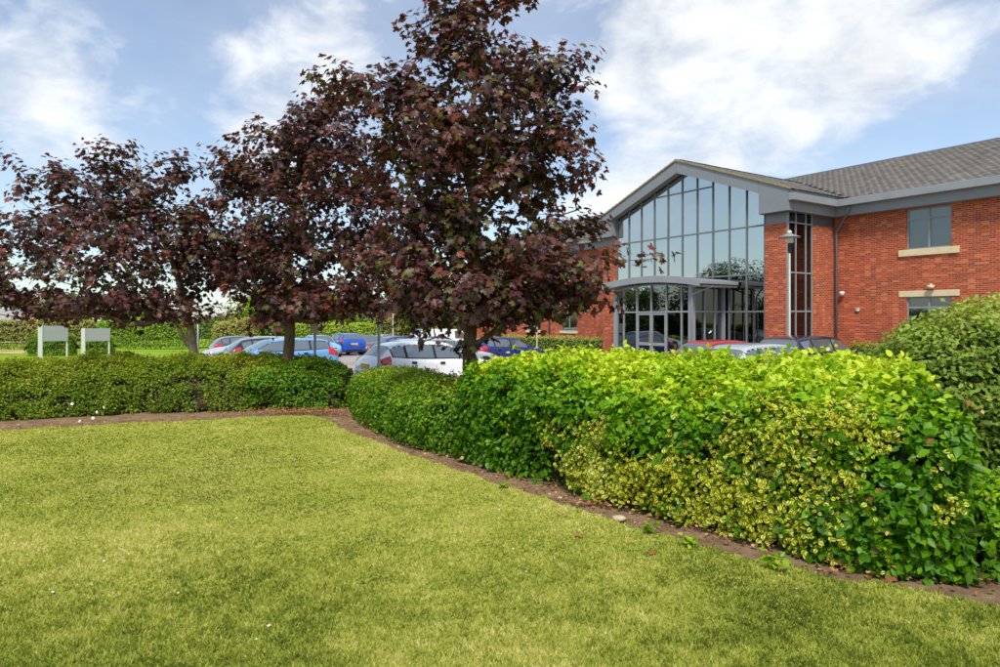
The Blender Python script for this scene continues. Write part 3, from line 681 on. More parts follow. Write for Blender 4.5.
    mb.add(V, fs); part('canopy_roof', mb, M['gutter'], can)
    part('gutter', MB().box(-2.5, -2.36, -2.46, -.04, 3.44, 3.58), M['trim'], can, bevel=.01); part('soffit', MB().box(-3.2, -2.42, -2.32, -.04, 3.33, 3.40), M['trim'], can)
    part('gutter', MB().box(-8.84, -8.70, -2.46, -.04, 3.44, 3.58), M['trim'], can, bevel=.01)
    part('downpipe', MB().tube([(-2.43, -1.7, 3.44), (-2.43, -1.7, 3.34), (-3.10, -2.2, 3.02), (-3.10, -2.2, 2.9), (-3.10, -2.2, BZ)], .035, 8), M['trim'], B, smooth=True)
    # ---- downpipes
    part('downpipe', MB().tube([(.95, 2.83, 6.75), (.95, 2.83, 6.6), (.75, 2.95, 6.3), (.16, 3.29, 5.75), (.16, 3.29, 5.6), (.16, 3.29, BZ)], .05, 10), M['panel'], B, smooth=True)
    part('downpipe', MB().tube([(-20.3, 2.83, 6.75), (-20.3, 2.83, 6.5), (-20.3, 3.3, 6.2), (-20.3, 3.3, BZ)], .05, 10), M['panel'], B, smooth=True)
    return B
building()

# wall fixtures
def fixture(name, label, cat, x, z, mb, mat):
    o = mb.build(name, mat, None, smooth=True); o.location = bl(x, WY, z); o.rotation_euler = (0, 0, -(math.pi / 2 - TH)); return tag(o, label, cat)
fixture('dome_camera', 'white dome security camera beside the downpipe at the inner corner', 'camera', .42, 3.05, MB().lathe([(.02, -.10), (.07, -.085), (.10, -.03), (.105, .0), (.11, .02), (.11, .07), (.05, .09)], (0, -.11, 0), 14).box(-.05, .05, -.06, .0, -.02, .06), M['white'])
fixture('junction_box', 'small white box on the brick wall right of the downpipe', 'wall box', 1.05, 2.33, MB().box(-.08, .08, -.06, 0, -.07, .07).box(-.10, .10, -.075, -.06, .06, .08), M['white'])
fixture('floodlight', 'small cream floodlight above the stone lintel of the ground floor window', 'floodlight', 3.95, 3.2, MB().box(-.11, .11, -.2, -.06, -.07, .07).box(-.03, .03, -.07, 0, -.05, .02).tube([(.0, -.13, .07), (.0, -.13, .12)], .05, 8), M['stone'])
fixture('alarm_box', 'small white alarm box high on the brick left of the glass entrance', 'alarm box', -16.3, 2.6, MB().box(-.11, .11, -.08, 0, -.16, .16).box(-.08, .08, -.1, -.08, -.1, .1), M['white'])

# ------------------------------------------------------------------ parked cars
def m_carglass():
    b = NT('car_window'); p = b.n('ShaderNodeBsdfPrincipled', {'Base Color': (.10, .115, .12, 1), 'Roughness': .05, 'Specular IOR Level': .8})
    g = b.n('ShaderNodeBsdfGlossy', {'Color': (.8, .86, .88, 1), 'Roughness': .03})
    return b.finish(b.n('ShaderNodeMixShader', {0: .2, 1: p.outputs[0], 2: g.outputs[0]}).outputs[0])
M['carwin'] = m_carglass()
ST = {
 'hatch': [(2.14, .60, .36, .56, .60, .48), (2.06, .77, .26, .65, .70, .60), (1.75, .87, .2, .76, .82, .68), (1.2, .90, .18, .86, .94, .72), (.95, .905, .18, .90, .99, .74), (.55, .91, .18, .92, 1.23, .69), (.1, .91, .18, .93, 1.43, .62),
           (-.5, .91, .18, .94, 1.47, .60), (-1.2, .905, .18, .98, 1.44, .57), (-1.6, .90, .2, 1.02, 1.36, .55), (-1.95, .88, .24, 1.0, 1.07, .60), (-2.09, .85, .27, .88, .93, .60), (-2.15, .76, .34, .70, .74, .55)],
 'estate': [(2.30, .60, .36, .56, .60, .48), (2.22, .78, .26, .64, .70, .60), (1.9, .87, .2, .76, .83, .68), (1.3, .90, .18, .86, .95, .72), (1.0, .91, .18, .90, .99, .74), (.55, .915, .18, .97, 1.23, .69), (.05, .915, .18, .98, 1.43, .63),
            (-.6, .915, .18, .99, 1.48, .61), (-1.4, .91, .18, 1.02, 1.46, .59), (-2.0, .90, .2, 1.05, 1.40, .57), (-2.22, .885, .24, 1.0, 1.10, .62), (-2.32, .86, .27, .88, .94, .62), (-2.37, .78, .34, .70, .75, .56)],
 'suv': [(2.18, .64, .40, .70, .74, .52), (2.1, .80, .30, .80, .86, .64), (1.8, .90, .24, .92, .99, .70), (1.25, .92, .22, 1.0, 1.08, .74), (1.0, .93, .22, 1.04, 1.12, .76), (.6, .935, .22, 1.06, 1.36, .72), (.2, .935, .22, 1.07, 1.57, .66),
         (-.5, .935, .22, 1.08, 1.62, .65), (-1.3, .93, .22, 1.11, 1.59, .62), (-1.75, .92, .24, 1.14, 1.52, .60), (-2.0, .90, .28, 1.12, 1.20, .66), (-2.14, .88, .31, 1.0, 1.05, .64), (-2.2, .80, .38, .8, .84, .58)],
 'van': [(2.4, .70, .40, .80, .84, .58), (2.32, .86, .30, .95, 1.0, .70), (2.0, .95, .24, 1.05, 1.12, .76), (1.6, .96, .22, 1.10, 1.20, .80), (1.4, .965, .22, 1.12, 1.35, .80), (1.1, .97, .22, 1.14, 1.65, .78), (.8, .97, .22, 1.15, 1.86, .76),
         (0, .97, .22, 1.15, 1.92, .77), (-1.4, .97, .22, 1.15, 1.92, .77), (-2.2, .965, .24, 1.15, 1.90, .76), (-2.38, .955, .28, 1.14, 1.5, .80), (-2.42, .945, .31, 1.0, 1.05, .80), (-2.45, .90, .38, .8, .84, .75)]}
WINX = {'hatch': ((.62, -.28), (-.36, -1.18), (-1.26, -1.62)), 'estate': ((.60, -.30), (-.38, -1.22), (-1.30, -1.98)), 'suv': ((.68, -.22), (-.30, -1.22), (-1.30, -1.74)), 'van': ((1.25, .3),)}
FW = {'hatch': ((.93, .14), (-1.64, -1.95)), 'estate': ((.98, .10), (-2.03, -2.21)), 'suv': ((.98, .24), (-1.78, -2.0)), 'van': ((1.5, .85), (-2.22, -2.37))}
WB = {'hatch': (1.35, -1.28), 'estate': (1.45, -1.32), 'suv': (1.38, -1.3), 'van': (1.55, -1.5)}
TT_ = np.array([0, .12, .3, .5, .54, .78, .82, .9, 1.0])
def car_surface(kind):
    A = np.array(ST[kind]); x = A[::-1, 0]; cols = A[::-1, 1:]
    d = np.diff(cols, axis=0) / np.diff(x)[:, None]
    mslope = np.zeros_like(cols); same = d[1:] * d[:-1] > 0
    mslope[1:-1] = np.where(same, 2 * d[1:] * d[:-1] / (d[1:] + d[:-1] + 1e-12), 0); mslope[0] = d[0]; mslope[-1] = d[-1]
    def S(X, T, off=0.0):
        X = np.asarray(X, float); T = np.asarray(T, float)
        i = np.clip(np.searchsorted(x, X) - 1, 0, len(x) - 2); h = x[i + 1] - x[i]; t = ((X - x[i]) / h)[:, None]; h = h[:, None]
        v = (2*t**3 - 3*t**2 + 1) * cols[i] + (t**3 - 2*t**2 + t) * h * mslope[i] + (-2*t**3 + 3*t**2) * cols[i + 1] + (t**3 - t**2) * h * mslope[i + 1]
        w, zl, zb, zt, wt = v.T; ze = np.maximum(zt - .07, zb + .006)
        Y = np.stack([w * .8, w * .97, w, w * .985, w * .95, wt + .03, wt - .03, wt * .6, 0 * w], 1); Z = np.stack([zl, zl + .08, zl + .35 * (zb - zl), zb - .06, zb, ze, np.maximum(zt - .025, ze + .003), np.maximum(zt - .008, ze + .006), np.maximum(zt, ze + .008)], 1)
        k = np.clip(np.searchsorted(TT_, T) - 1, 0, len(TT_) - 2); u = (T - TT_[k]) / (TT_[k + 1] - TT_[k]); r = np.arange(len(X))
        return np.stack([X, Y[r, k] * (1 - u) + Y[r, k + 1] * u, Z[r, k] * (1 - u) + Z[r, k + 1] * u], 1)
    return S, x[0], x[-1]
def patch(S, xs, ts, off, mirror=False, flip=1):
    """a piece of the body surface laid a little proud of it"""
    nx, nt = len(xs), len(ts[0])
    X = np.repeat(np.asarray(xs)[:, None], nt, 1).ravel(); T = np.asarray(ts).ravel()
    e = 1e-3
    P = S(X, T); tx = S(X + e, T) - S(X - e, T); tt = S(X, np.minimum(T + e, 1)) - S(X, np.maximum(T - e, 0))
    N = unit(np.cross(tt, tx)); N *= np.sign(np.sum(N * np.stack([0 * X, P[:, 1] + .01, P[:, 2] - .5], 1), 1))[:, None] + 1e-9
    P = P + N * off; P[:, 1] *= flip
    f = [(i * nt + j, (i + 1) * nt + j, (i + 1) * nt + j + 1, i * nt + j + 1) for i in range(nx - 1) for j in range(nt - 1)]
    return P, f
def make_car(kind, paint):
    S, xr, xf = car_surface(kind)
    C = empty('parked_car')
    xs = np.unique(np.concatenate([np.linspace(xr, xf, 34), [r[0] for r in ST[kind]]])); ts = np.unique(np.concatenate([np.linspace(0, 1, 22), TT_]))
    mb = MB()
    for fl in (1, -1):
        P, f = patch(S, xs, np.repeat(ts[None], len(xs), 0), 0, flip=fl); mb.add(P, f)
    for X in (xr, xf):                       # close nose, tail
        P = S(np.full(len(ts), X), ts); V = [tuple(p) for p in P] + [(p[0], -p[1], p[2]) for p in P[::-1][1:]]; mb.add(V, [tuple(range(len(V)))])
    P = S(xs, np.zeros(len(xs))); n = len(xs); mb.add([tuple(p) for p in P] + [(p[0], -p[1], p[2]) for p in P], [(i, i + 1, n + i + 1, n + i) for i in range(n - 1)])
    me = mb.mesh('body', True); o = link('body', me, C, paint)
    import bmesh
    bm = bmesh.new(); bm.from_mesh(me); bmesh.ops.remove_doubles(bm, verts=bm.verts, dist=1e-4); bmesh.ops.recalc_face_normals(bm, faces=bm.faces); bm.to_mesh(me); bm.free()
    def pt(name, X, t0, t1, mat, off=.006, both=True, full=False, n=8, parent=C):
        X = np.linspace(X[0], X[1], n)
        tt = np.array([np.linspace(t0, t1, 6)] * n)
        if full:
            mb = MB(); P, f = patch(S, X, tt, off); m1 = MB()
            m1.add(P, f); Q = P.copy(); Q[:, 1] *= -1; m1.add(Q, f); return m1.build(name, mat, parent, smooth=True)
        for fl in (1, -1):
            P, f = patch(S, X, tt, off, flip=fl); MB().add(P, f).build(name, mat, parent, smooth=True)
    if kind != 'van': pt('window_surround', (WINX[kind][0][0] + .04, WINX[kind][-1][1] - .04), .55, .785, M['black'], off=.003, n=16)
    for a, b in WINX[kind]: pt('side_window', (a, b), .568, .76, M['carwin'])
    for a, b in WINX[kind][:2]: pt('door_seam', (b - .035, b - .047), .06, .552, M['black'], off=.002, n=2); pt('door_handle', (b + .08, b + .24), .47, .50, M['black'], off=.02, n=3)
    (a, b), (c, d) = FW[kind]
    pt('windscreen', (a, b), .79, 1, M['carwin'], full=True); pt('rear_window', (c, d), .80, 1, M['carwin'], full=True)
    pt('headlight', (xf - .10, xf - .42), .34, .5, M['clear']); pt('tail_light', (xr + .07, xr + .44), .45, .60, M['red'], off=.014)
    pt('sill_trim', (xf - .5, xr + .5), .0, .12, M['black'], off=.004)
    w0 = max(r[1] for r in ST[kind])
    for wx in WB[kind]:
        for s in (1, -1):
            y = s * (w0 - .09)
            ty = MB(); ty.tube([(wx, y - s * .11, .32), (wx, y + s * .115, .32)], .32, 20); t = ty.build('wheel', M['black'], C, bevel=.02)
            rim = MB().tube([(wx, y + s * .10, .32), (wx, y + s * .122, .32)], .215, 16); rim.build('rim', M['chrome'], t)
            MB().tube([(wx, y - s * .1, .34), (wx, y + s * .098, .34)], .385, 20).build('wheel_arch', M['black'], C)
    ax = {'hatch': .62, 'estate': .6, 'suv': .68, 'van': 1.3}[kind]; zb = {'hatch': .96, 'estate': .96, 'suv': 1.1, 'van': 1.2}[kind]
    for s in (1, -1): MB().box(ax - .08, ax + .08, min(s * .93, s * 1.08), max(s * .93, s * 1.08), zb, zb + .13).build('mirror', paint, C, bevel=.03)
    zp = {'hatch': .78, 'estate': .78, 'suv': .85, 'van': .62}[kind]
    MB().box(xr - .012, xr + .06, -.26, .26, zp - .06, zp + .06).build('number_plate', M['plate'], C); MB().box(xf - .06, xf + .012, -.26, .26, .42, .53).build('number_plate', M['white'], C)
    MB().box(xr - .01, xr + .08, -.62, .62, .36, .46).build('bumper_trim', M['black'], C); MB().box(xf - .2, xf - .01, -.45, .45, .42 + .15, .42 + .24).build('grille', M['black'], C)
    return C
def place(C, x, y, heading, label):
    C.location = (x, y, gz(y)); C.rotation_euler = (0, 0, math.atan2(heading.y, heading.x)); tag(C, label, 'car', 'cars in the office car park')
P_ = {k: m_paint('paint_' + k, srgb(*c)) for k, c in dict(sky_blue=(110, 162, 214), black=(22, 22, 26), silver=(176, 180, 184), white=(247, 248, 250), grey=(84, 88, 94), blue=(26, 78, 178), pale_blue=(132, 180, 216), navy=(44, 52, 120), red=(186, 28, 30), plum=(34, 26, 40)).items()}
cars = [
 ('estate', 'sky_blue', -8.6, 25.0, -VX, 'sky blue estate car parked behind the middle maple trunk'),
 ('hatch', 'black', -10.0, 29.9, VX, 'black hatchback with red tail lights parked just behind the sky blue estate'),
 ('estate', 'silver', -13.0, 34.6, -VX, 'silver estate car with its bonnet towards the verge, second behind the sky blue estate'),
 ('hatch', 'grey', -14.9, 39.6, VX, 'dark grey hatchback farthest behind the sky blue estate'),
 ('hatch', 'pale_blue', -12.4, 46.0, -UX, 'pale blue hatchback facing the camera, left of the bright blue off-roader'),
 ('suv', 'blue', -11.6, 49.5, UX, 'bright blue off-roader showing its rear and yellow plate by the far hedge'),
 ('hatch', 'grey', -10.5, 52.4, -UX, 'dark grey hatchback facing the camera, right of the bright blue off-roader'),
 ('hatch', 'silver', -9.3, 55.4, -UX, 'silver grey hatchback facing the camera at the end of the far row'),
 ('hatch', 'white', -2.05, 20.1, VX, 'white hatchback nearest the hedge with a large red tail light'),
 ('hatch', 'black', -3.2, 36.0, VX, 'black hatchback with a red tail light seen over the white hatchback roof'),
 ('hatch', 'navy', -5.5, 40.5, VX, 'indigo blue hatchback behind the traffic cones'),
 ('estate', 'silver', -2.3, 27.3, VX, 'silver estate car seen over the roof of the white hatchback'),
 ('van', 'white', -3.9, 47.5, VX, 'white van standing far back in front of the left wing'),
 ('hatch', 'navy', .35, 33.0, VX, 'indigo blue hatchback half hidden right of the largest maple trunk'),
 ('hatch', 'red', 7.75, 22.6, VX, 'red hatchback whose roof shows in front of the glass entrance'),
 ('hatch', 'silver', 6.85, 17.2, VX, 'silver hatchback whose roof just shows over the bright hedge'),
 ('suv', 'plum', 9.95, 21.2, VX, 'dark plum off-roader below the lamp post by the entrance'),
]
proto = {}
for kind, colr, x, y, h, lab in cars:
    key = (kind, colr)
    if key not in proto: C = proto[key] = make_car(kind, P_[colr])
    else:
        src = proto[key]; C = src.copy(); COL.objects.link(C)
        for ch in list(src.children):
            c = ch.copy(); COL.objects.link(c); c.parent = C
            for g in list(ch.children): gg = g.copy(); COL.objects.link(gg); gg.parent = c
    place(C, x, y, h, lab)

# ------------------------------------------------------------------ posts, signs, cones
def lamp_post(x, y, h, label, z=None):
    L = empty('lamp_post', (x, y, gz(y) if z is None else z)); tag(L, label, 'lamp post', 'car park lamp posts')
    MB().tube([(0, 0, 0), (0, 0, .9), (0, 0, .95), (0, 0, h - .75)], [.06, .06, .038, .034], 14).build('column', M['cream'], L, smooth=True)
    MB().lathe([(.06, 0), (.065, .05), (.065, .3), (.05, .34)], (0, 0, h - .78), 14).build('collar', M['black'], L, smooth=True)
    MB().lathe([(.07, 0), (.13, .03), (.14, .16), (.13, .25)], (0, 0, h - .45), 16).build('lantern', M['lamp'], L, smooth=True)
    MB().lathe([(.37, 0), (.37, .015), (.16, .10), (.10, .13)], (0, 0, h - .24), 24).build('hood', M['grey'], L, smooth=True)
    MB().lathe([(.08, 0), (.075, .1), (.03, .14)], (0, 0, h - .12), 14).build('cap', M['lamp'], L, smooth=True)
    return L
lamp_post(10.42, 24.0, 5.35, 'cream lamp post with wide grey hood beside the entrance pier')
lamp_post(at(379, 0, 17.0)[0], 17.0, 4.6, 'grey lamp post rising into the maple crown beside the white hatchback')
lamp_post(at(424, 0, 31.0)[0], 31.0, 4.2, 'thin lamp post seen above the silver estate left of the largest maple trunk')
lamp_post(at(537, 0, 36.0)[0], 36.0, 4.0, 'thin lamp post in front of the left brick wing')
lamp_post(at(393, 0, 44.0)[0], 44.0, 3.8, 'farthest pale lamp post beyond the traffic cones')
S_ = empty('sign_post', (at(315, 0, 17.3)[0], 17.3, gz(17.3))); tag(S_, 'thin pale post with a small square plate in front of the sky blue estate', 'sign post')
MB().tube([(0, 0, 0), (0, 0, 2.2)], .034, 10).build('post', M['galv'], S_, smooth=True); MB().box(-.1, .1, -.05, -.036, 1.72, 2.05).build('sign_plate', plain('pinkish_plate', srgb(226, 196, 186), .5), S_)
rs = at(198, 316, 29.0); S_ = empty('speed_sign', (rs[0], 29.0, gz(29) + .1)); S_.rotation_euler = (0, 0, R(-48)); tag(S_, 'round red rimmed speed limit sign seen nearly edge on behind the forked trunk', 'road sign')
zc = rs[2] - (gz(29) + .1)
MB().tube([(0, 0, 0), (0, 0, zc + .3)], .038, 10).build('post', M['galv'], S_, smooth=True)
MB().tube([(0, -.055, zc), (0, -.04, zc)], .31, 28).build('rim', M['signred'], S_); MB().tube([(0, -.06, zc), (0, -.056, zc)], .235, 28).build('face', M['white'], S_)
nb = MB()                                    # the figure 5
nb.box(-.08, .09, -.064, -.061, zc + .10, zc + .14).box(-.08, -.04, -.064, -.061, zc + .02, zc + .10).box(-.04, .06, -.064, -.061, zc - .0, zc + .035).box(.055, .095, -.064, -.061, zc - .12, zc + .015).box(-.08, .055, -.064, -.061, zc - .14, zc - .10)
nb.build('numeral', M['black'], S_)
for px0, px1, d, lab in ((40, 68, 40.0, 'blank grey sign board on white posts, left one in front of the rounded bush'), (83, 110, 43.0, 'blank grey sign board on white posts, right one partly under the maple crown')):
    a, b = at(px0, 0, d), at(px1, 0, d + 1.0); g = gz(d) + .1
    B_ = empty('sign_board', (a[0], d, g), math.atan2(1.0, b[0] - a[0])); tag(B_, lab, 'sign board', 'blank sign boards on the verge')
    w = math.hypot(b[0] - a[0], 1.0); zt = at(0, 326 if px0 == 40 else 328.5, d)[2] - g; zb = at(0, 341.5, d)[2] - g
    MB().box(.12, w, -.03, .03, zb, zt).build('board', M['board'], B_, bevel=.01); MB().box(-.10, .12, -.06, .06, -.1, zt + .02).build('post', M['white'], B_, bevel=.01); MB().box(w - .09, w - .01, .032, .10, -.1, zt - .1).build('post', M['white'], B_)
for px, d, lab in ((369, 42.5, 'orange and white traffic cone standing clear on the tarmac'), (376.5, 45.0, 'orange traffic cone half hidden by the grey lamp post')):
    x = at(px, 0, d)[0]; K = empty('traffic_cone', (x, d, gz(d))); tag(K, lab, 'traffic cone', 'traffic cones in the car park')
    MB().box(-.22, .22, -.22, .22, 0, .05).build('base', M['black'], K); MB().lathe([(.17, .05), (.135, .22)], (0, 0, 0), 16).build('cone_body', M['cone'], K, smooth=True)
    MB().lathe([(.135, .22), (.085, .50)], (0, 0, 0), 16).build('white_band', M['white'], K, smooth=True); MB().lathe([(.085, .50), (.035, .76)], (0, 0, 0), 16).build('cone_tip', M['cone'], K, smooth=True)

# ------------------------------------------------------------------ hedges and shrubs
def smooth_line(pts, n):
    pts = np.asarray(pts, float); d = np.r_[0, np.cumsum(np.linalg.norm(np.diff(pts[:, :2], axis=0), axis=1))]; s = np.linspace(0, d[-1], n)
    out = np.stack([np.interp(s, d, pts[:, k]) for k in range(pts.shape[1])], 1)
    for _ in range(8): out[1:-1] = (out[:-2] + 2 * out[1:-1] + out[2:]) / 4
    return out, d[-1]
def hedge_form(rows, side, n=4.0, bump=.08, bump2=.05, ends=(.5, .5), seed=0, z0=0.0, ns=None, tilt=0.0):
    """rows: (x, y, height, thickness) along the front foot; side +1 lays the body left of the line's direction"""
    ln = np.linalg.norm(np.diff(np.array(rows)[:, :2], axis=0), axis=1).sum(); ns = ns or max(24, int(ln / .12)); nq = 72
    Lr, ln = smooth_line(rows, ns)
    t = np.gradient(Lr[:, :2], axis=0); t /= np.linalg.norm(t, axis=1)[:, None]; nr = np.stack([-t[:, 1], t[:, 0]], 1) * side
    s = np.linspace(0, ln, ns); k = np.ones(ns)
    for e, dist in ((ends[0], s), (ends[1], ln - s)):
        if e > 0: u = np.clip(1 - dist / e, 0, 1); k = np.minimum(k, np.sqrt(np.maximum(1 - u ** 3.4, 0)))
    q = np.linspace(0, np.pi, nq); cq, sq = np.cos(q), np.sin(q)
    a = np.sign(cq) * np.abs(cq) ** (2 / n); b = np.abs(sq) ** (2 / n)
    half = Lr[:, 3] / 2; c = Lr[:, :2] + nr * half[:, None]
    P = np.empty((ns, nq, 3)); kk = k[:, None]
    for ax in (0, 1): P[..., ax] = c[:, None, ax] - nr[:, None, ax] * (half[:, None] * a[None] * (.25 + .75 * kk))
    P[..., 2] = z0 + Lr[:, 2][:, None] * (b * (1 - tilt * a))[None] * (.12 + .88 * kk) ** .8
    def nrm(P):
        N = np.cross(np.gradient(P, axis=0), np.gradient(P, axis=1)); N = unit(N)
        cen = np.concatenate([c, np.full((ns, 1), z0 + .3)], 1)[:, None]; sg = np.sign(np.sum(N * (P - cen), -1, keepdims=True)); return N * np.where(sg == 0, 1, sg)
    N = nrm(P)
    dsp = (vnoise(P, 1.6, seed, 2) - .5) * 2 * bump + (vnoise(P, 5.5, seed + 3, 2) - .5) * 2 * bump2
    P2 = P + N * dsp[..., None]; P2[..., 2] = np.maximum(P2[..., 2], z0 - .02); N2 = unit(N * 1.0 + nrm(P2) * .7)
    return P2, N2
def sample_form(P, N, count, wfun=None):
    A = np.linalg.norm(np.cross(P[1:, :-1] - P[:-1, :-1], P[:-1, 1:] - P[:-1, :-1]), axis=-1)
    C = (P[1:, :-1] + P[:-1, 1:]) / 2; NN = N[:-1, :-1]
    if wfun is not None: A = A * wfun(C, NN)
    i = rng.choice(A.size, count, p=(A / A.sum()).ravel()); r, q = np.unravel_index(i, A.shape)
    u, v = rng.random(count)[:, None], rng.random(count)[:, None]
    pos = P[r, q] + (P[r + 1, q] - P[r, q]) * u + (P[r, q + 1] - P[r, q]) * v
    return pos, unit(N[r, q] + rng.normal(0, .02, (count, 3)))
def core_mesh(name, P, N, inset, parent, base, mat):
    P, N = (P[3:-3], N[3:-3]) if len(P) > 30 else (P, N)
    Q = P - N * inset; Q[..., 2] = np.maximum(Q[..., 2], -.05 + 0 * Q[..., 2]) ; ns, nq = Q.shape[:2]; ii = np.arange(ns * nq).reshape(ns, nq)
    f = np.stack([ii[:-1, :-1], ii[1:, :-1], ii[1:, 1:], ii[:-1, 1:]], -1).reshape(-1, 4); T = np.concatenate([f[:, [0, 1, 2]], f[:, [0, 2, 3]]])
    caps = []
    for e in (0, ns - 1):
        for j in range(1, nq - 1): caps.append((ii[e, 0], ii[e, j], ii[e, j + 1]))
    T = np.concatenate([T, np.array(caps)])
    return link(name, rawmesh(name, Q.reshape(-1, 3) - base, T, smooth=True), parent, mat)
def twigs_mesh(name, pos, nrm, count, length, rad, parent, base, mat, inset=.1):
    i = rng.choice(len(pos), count); a = pos[i] - nrm[i] * inset; d = unit(nrm[i] * .8 + rng.normal(0, .5, (count, 3)) + np.array((0, 0, .5)))
    b = a + d * (length * rng.uniform(.5, 1.2, count))[:, None]
    s = unit(np.cross(d, rng.normal(0, 1, (count, 3)))); s2 = np.cross(d, s)
    V = np.empty((count, 6, 3))
    for k in range(3):
        t = 2 * np.pi * k / 3; o = (s * math.cos(t) + s2 * math.sin(t)); V[:, k] = a + o * rad; V[:, k + 3] = b + o * rad * .4
    T = np.array([(0, 1, 4), (0, 4, 3), (1, 2, 5), (1, 5, 4), (2, 0, 3), (2, 3, 5)])
    o = link(name, rawmesh(name, V.reshape(-1, 3) - base, (T[None] + (np.arange(count) * 6)[:, None, None]).reshape(-1, 3)), parent, mat); o['kind'] = 'stuff'; return o

def hedge_thing(name, label, rows, side, count, size, shape, mat, inset=.11, depth=.10, base_rnd=.38, top_gain=.35, sd=.13, n=4.0, bump=.08, bump2=.05, ends=(.5, .5), seed=0,
                singles=0, twigs=0, gap=0.0, cat='hedge', group=None, wfun=None, z0=0.0, up=.35, rand=.5, exclude=None, corem=None, shoots=.0, ns=None, tilt=0.0):
    P, N = hedge_form(rows, side, n, bump, bump2, ends, seed, z0, ns, tilt)
    base = np.array([np.mean([r[0] for r in rows]), np.mean([r[1] for r in rows]), z0])
    H = empty(name, base); tag(H, label, cat, group)
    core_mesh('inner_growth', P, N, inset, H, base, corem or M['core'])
    def w(C, NN):
        f = .55 + .45 * np.clip(-NN[..., 1] * 1.2 + NN[..., 2] + .3, 0, 1)
        if gap: f = f * np.where(vnoise(C, 3.1, seed + 9, 2) < gap, .15, 1.0) * np.where(vnoise(C, 9.0, seed + 19, 2) < gap + .06, .3, 1.0)
        if wfun is not None: f = f * wfun(C, NN)
        return f
    pos, nr = sample_form(P, N, count, w)
    pos = pos + nr * (rng.uniform(-depth, .025, count) + shoots * np.maximum(0, rng.random(count) - .93) * 14 * np.clip(nr[:, 2], .15, 1))[:, None]
    ok = pos[:, 2] > z0 + .01
    if exclude is not None: ok &= ~exclude(pos)
    pos, nr = pos[ok], nr[ok]; k = len(pos)
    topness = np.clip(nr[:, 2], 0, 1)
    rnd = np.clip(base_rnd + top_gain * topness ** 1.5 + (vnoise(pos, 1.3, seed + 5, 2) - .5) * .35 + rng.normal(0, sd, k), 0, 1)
    Bv, Tv, Nv = frames(nr, up, rand, .55)
    Tv = unit(Tv + topness[:, None] * np.array((0, 0, .5)) ); Nv = unit(Nv - Tv * np.sum(Nv * Tv, 1, keepdims=True)); Bv = np.cross(Tv, Nv)
    sz = size * rng.uniform(.5, 1.3, k)
    pick = np.zeros(k, bool)
    if singles:
        cen = np.linalg.norm(pos - np.array((0, 0, CZ)), axis=1) / sz + rng.uniform(0, 30, k) + 200 * (np.abs(pos[:, 0] / pos[:, 1]) > .74)
        face = (nr[:, 1] < -.2) | (nr[:, 2] > .5); cen = cen + 400 * ~face
        pick[np.argsort(cen)[:singles]] = True
    r = ~pick
    o = link('foliage', leaves_mesh('foliage', pos[r] - base, Bv[r], Tv[r], Nv[r], sz[r], rnd[r], shape), H, mat); o['kind'] = 'stuff'
    if singles: single_leaves(H, base, pos[pick] + nr[pick] * .015, Bv[pick], Tv[pick], Nv[pick], sz[pick], rnd[pick], shape, mat)
    if twigs:
        twigs_mesh('twigs', pos, nr, twigs, .16, .003, H, base, M['twig'])
        j = rng.choice(k, twigs // 4); d_ = link('dry_leaves', leaves_mesh('dry_leaves', pos[j] - base + nr[j] * .01, Bv[j], Tv[j], Nv[j], sz[j] * .8, rng.random(len(j)), O4), H, M['dead']); d_['kind'] = 'stuff'
    return H, P, N

def gp(px, py, h, th): g = G(px, py); return (g[0], g[1], h, th)
OV, SM, O4 = shape_ovate(), shape_small(), shape_plain()
# left hedge along the back of the lawn, two kinds of growth side by side
hedge_thing('clipped_hedge', 'low olive green clipped hedge along the back of the lawn, far left', [gp(-190, 431, 1.1, 2.6), gp(-60, 424, 1.1, 2.6), gp(0, 420, 1.08, 2.6), gp(120, 413.5, 1.08, 2.6), gp(225, 411, 1.06, 2.6), gp(262, 410.5, 1.04, 2.5)], 1,
            95000, .052, SM, M['olive_leaf'], seed=10, n=3.2, bump=.16, bump2=.11, base_rnd=.34, top_gain=.28, sd=.17, ends=(.2, .4), gap=.33, twigs=5000, shoots=.09, depth=.17, inset=.2, corem=M['corebrown'], wfun=lambda C, NN: np.where((C[..., 2] < .3 + .5 * vnoise(C, .9, 91, 2)) & (C[..., 0] > -7.5), .45, 1.0))
hedge_thing('clipped_hedge', 'low green hedge with bare brown foot behind the corner of the lawn', [gp(236, 411, 1.05, 2.5), gp(300, 410, 1.02, 2.4), gp(328, 409, .96, 2.2), gp(346, 409, .86, 1.6)], 1,
            32000, .06, O4, M['mid_leaf'], seed=20, n=3.2, bump=.16, bump2=.11, ends=(.3, .4), gap=.38, twigs=2600, shoots=.10, depth=.18, inset=.22, base_rnd=.34, top_gain=.3, sd=.16, wfun=lambda C, NN: np.where(C[..., 2] < .5, .3, 1.0), corem=M['corebrown'])
hedge_thing('clipped_hedge', 'rounded low green hedge at the lawn corner in front of the white hatchback', [gp(344, 411, .94, 1.6), gp(366, 428, .94, 1.6), gp(398, 443, .95, 1.7), gp(428, 452, .98, 1.8), gp(462, 458, 1.0, 1.8)], 1,
            44000, .058, O4, M['mid_leaf'], seed=30, n=3.6, bump=.13, bump2=.09, ends=(.45, .3), gap=.32, twigs=2200, shoots=.09, depth=.17, inset=.21, base_rnd=.42, top_gain=.3, sd=.16)
# tall bright hedge on the right with variegated shrubs grown through it
def pxof(p): return CX + F * p[..., 0] / p[..., 1], HY + F * (CZ - p[..., 2]) / p[..., 1]
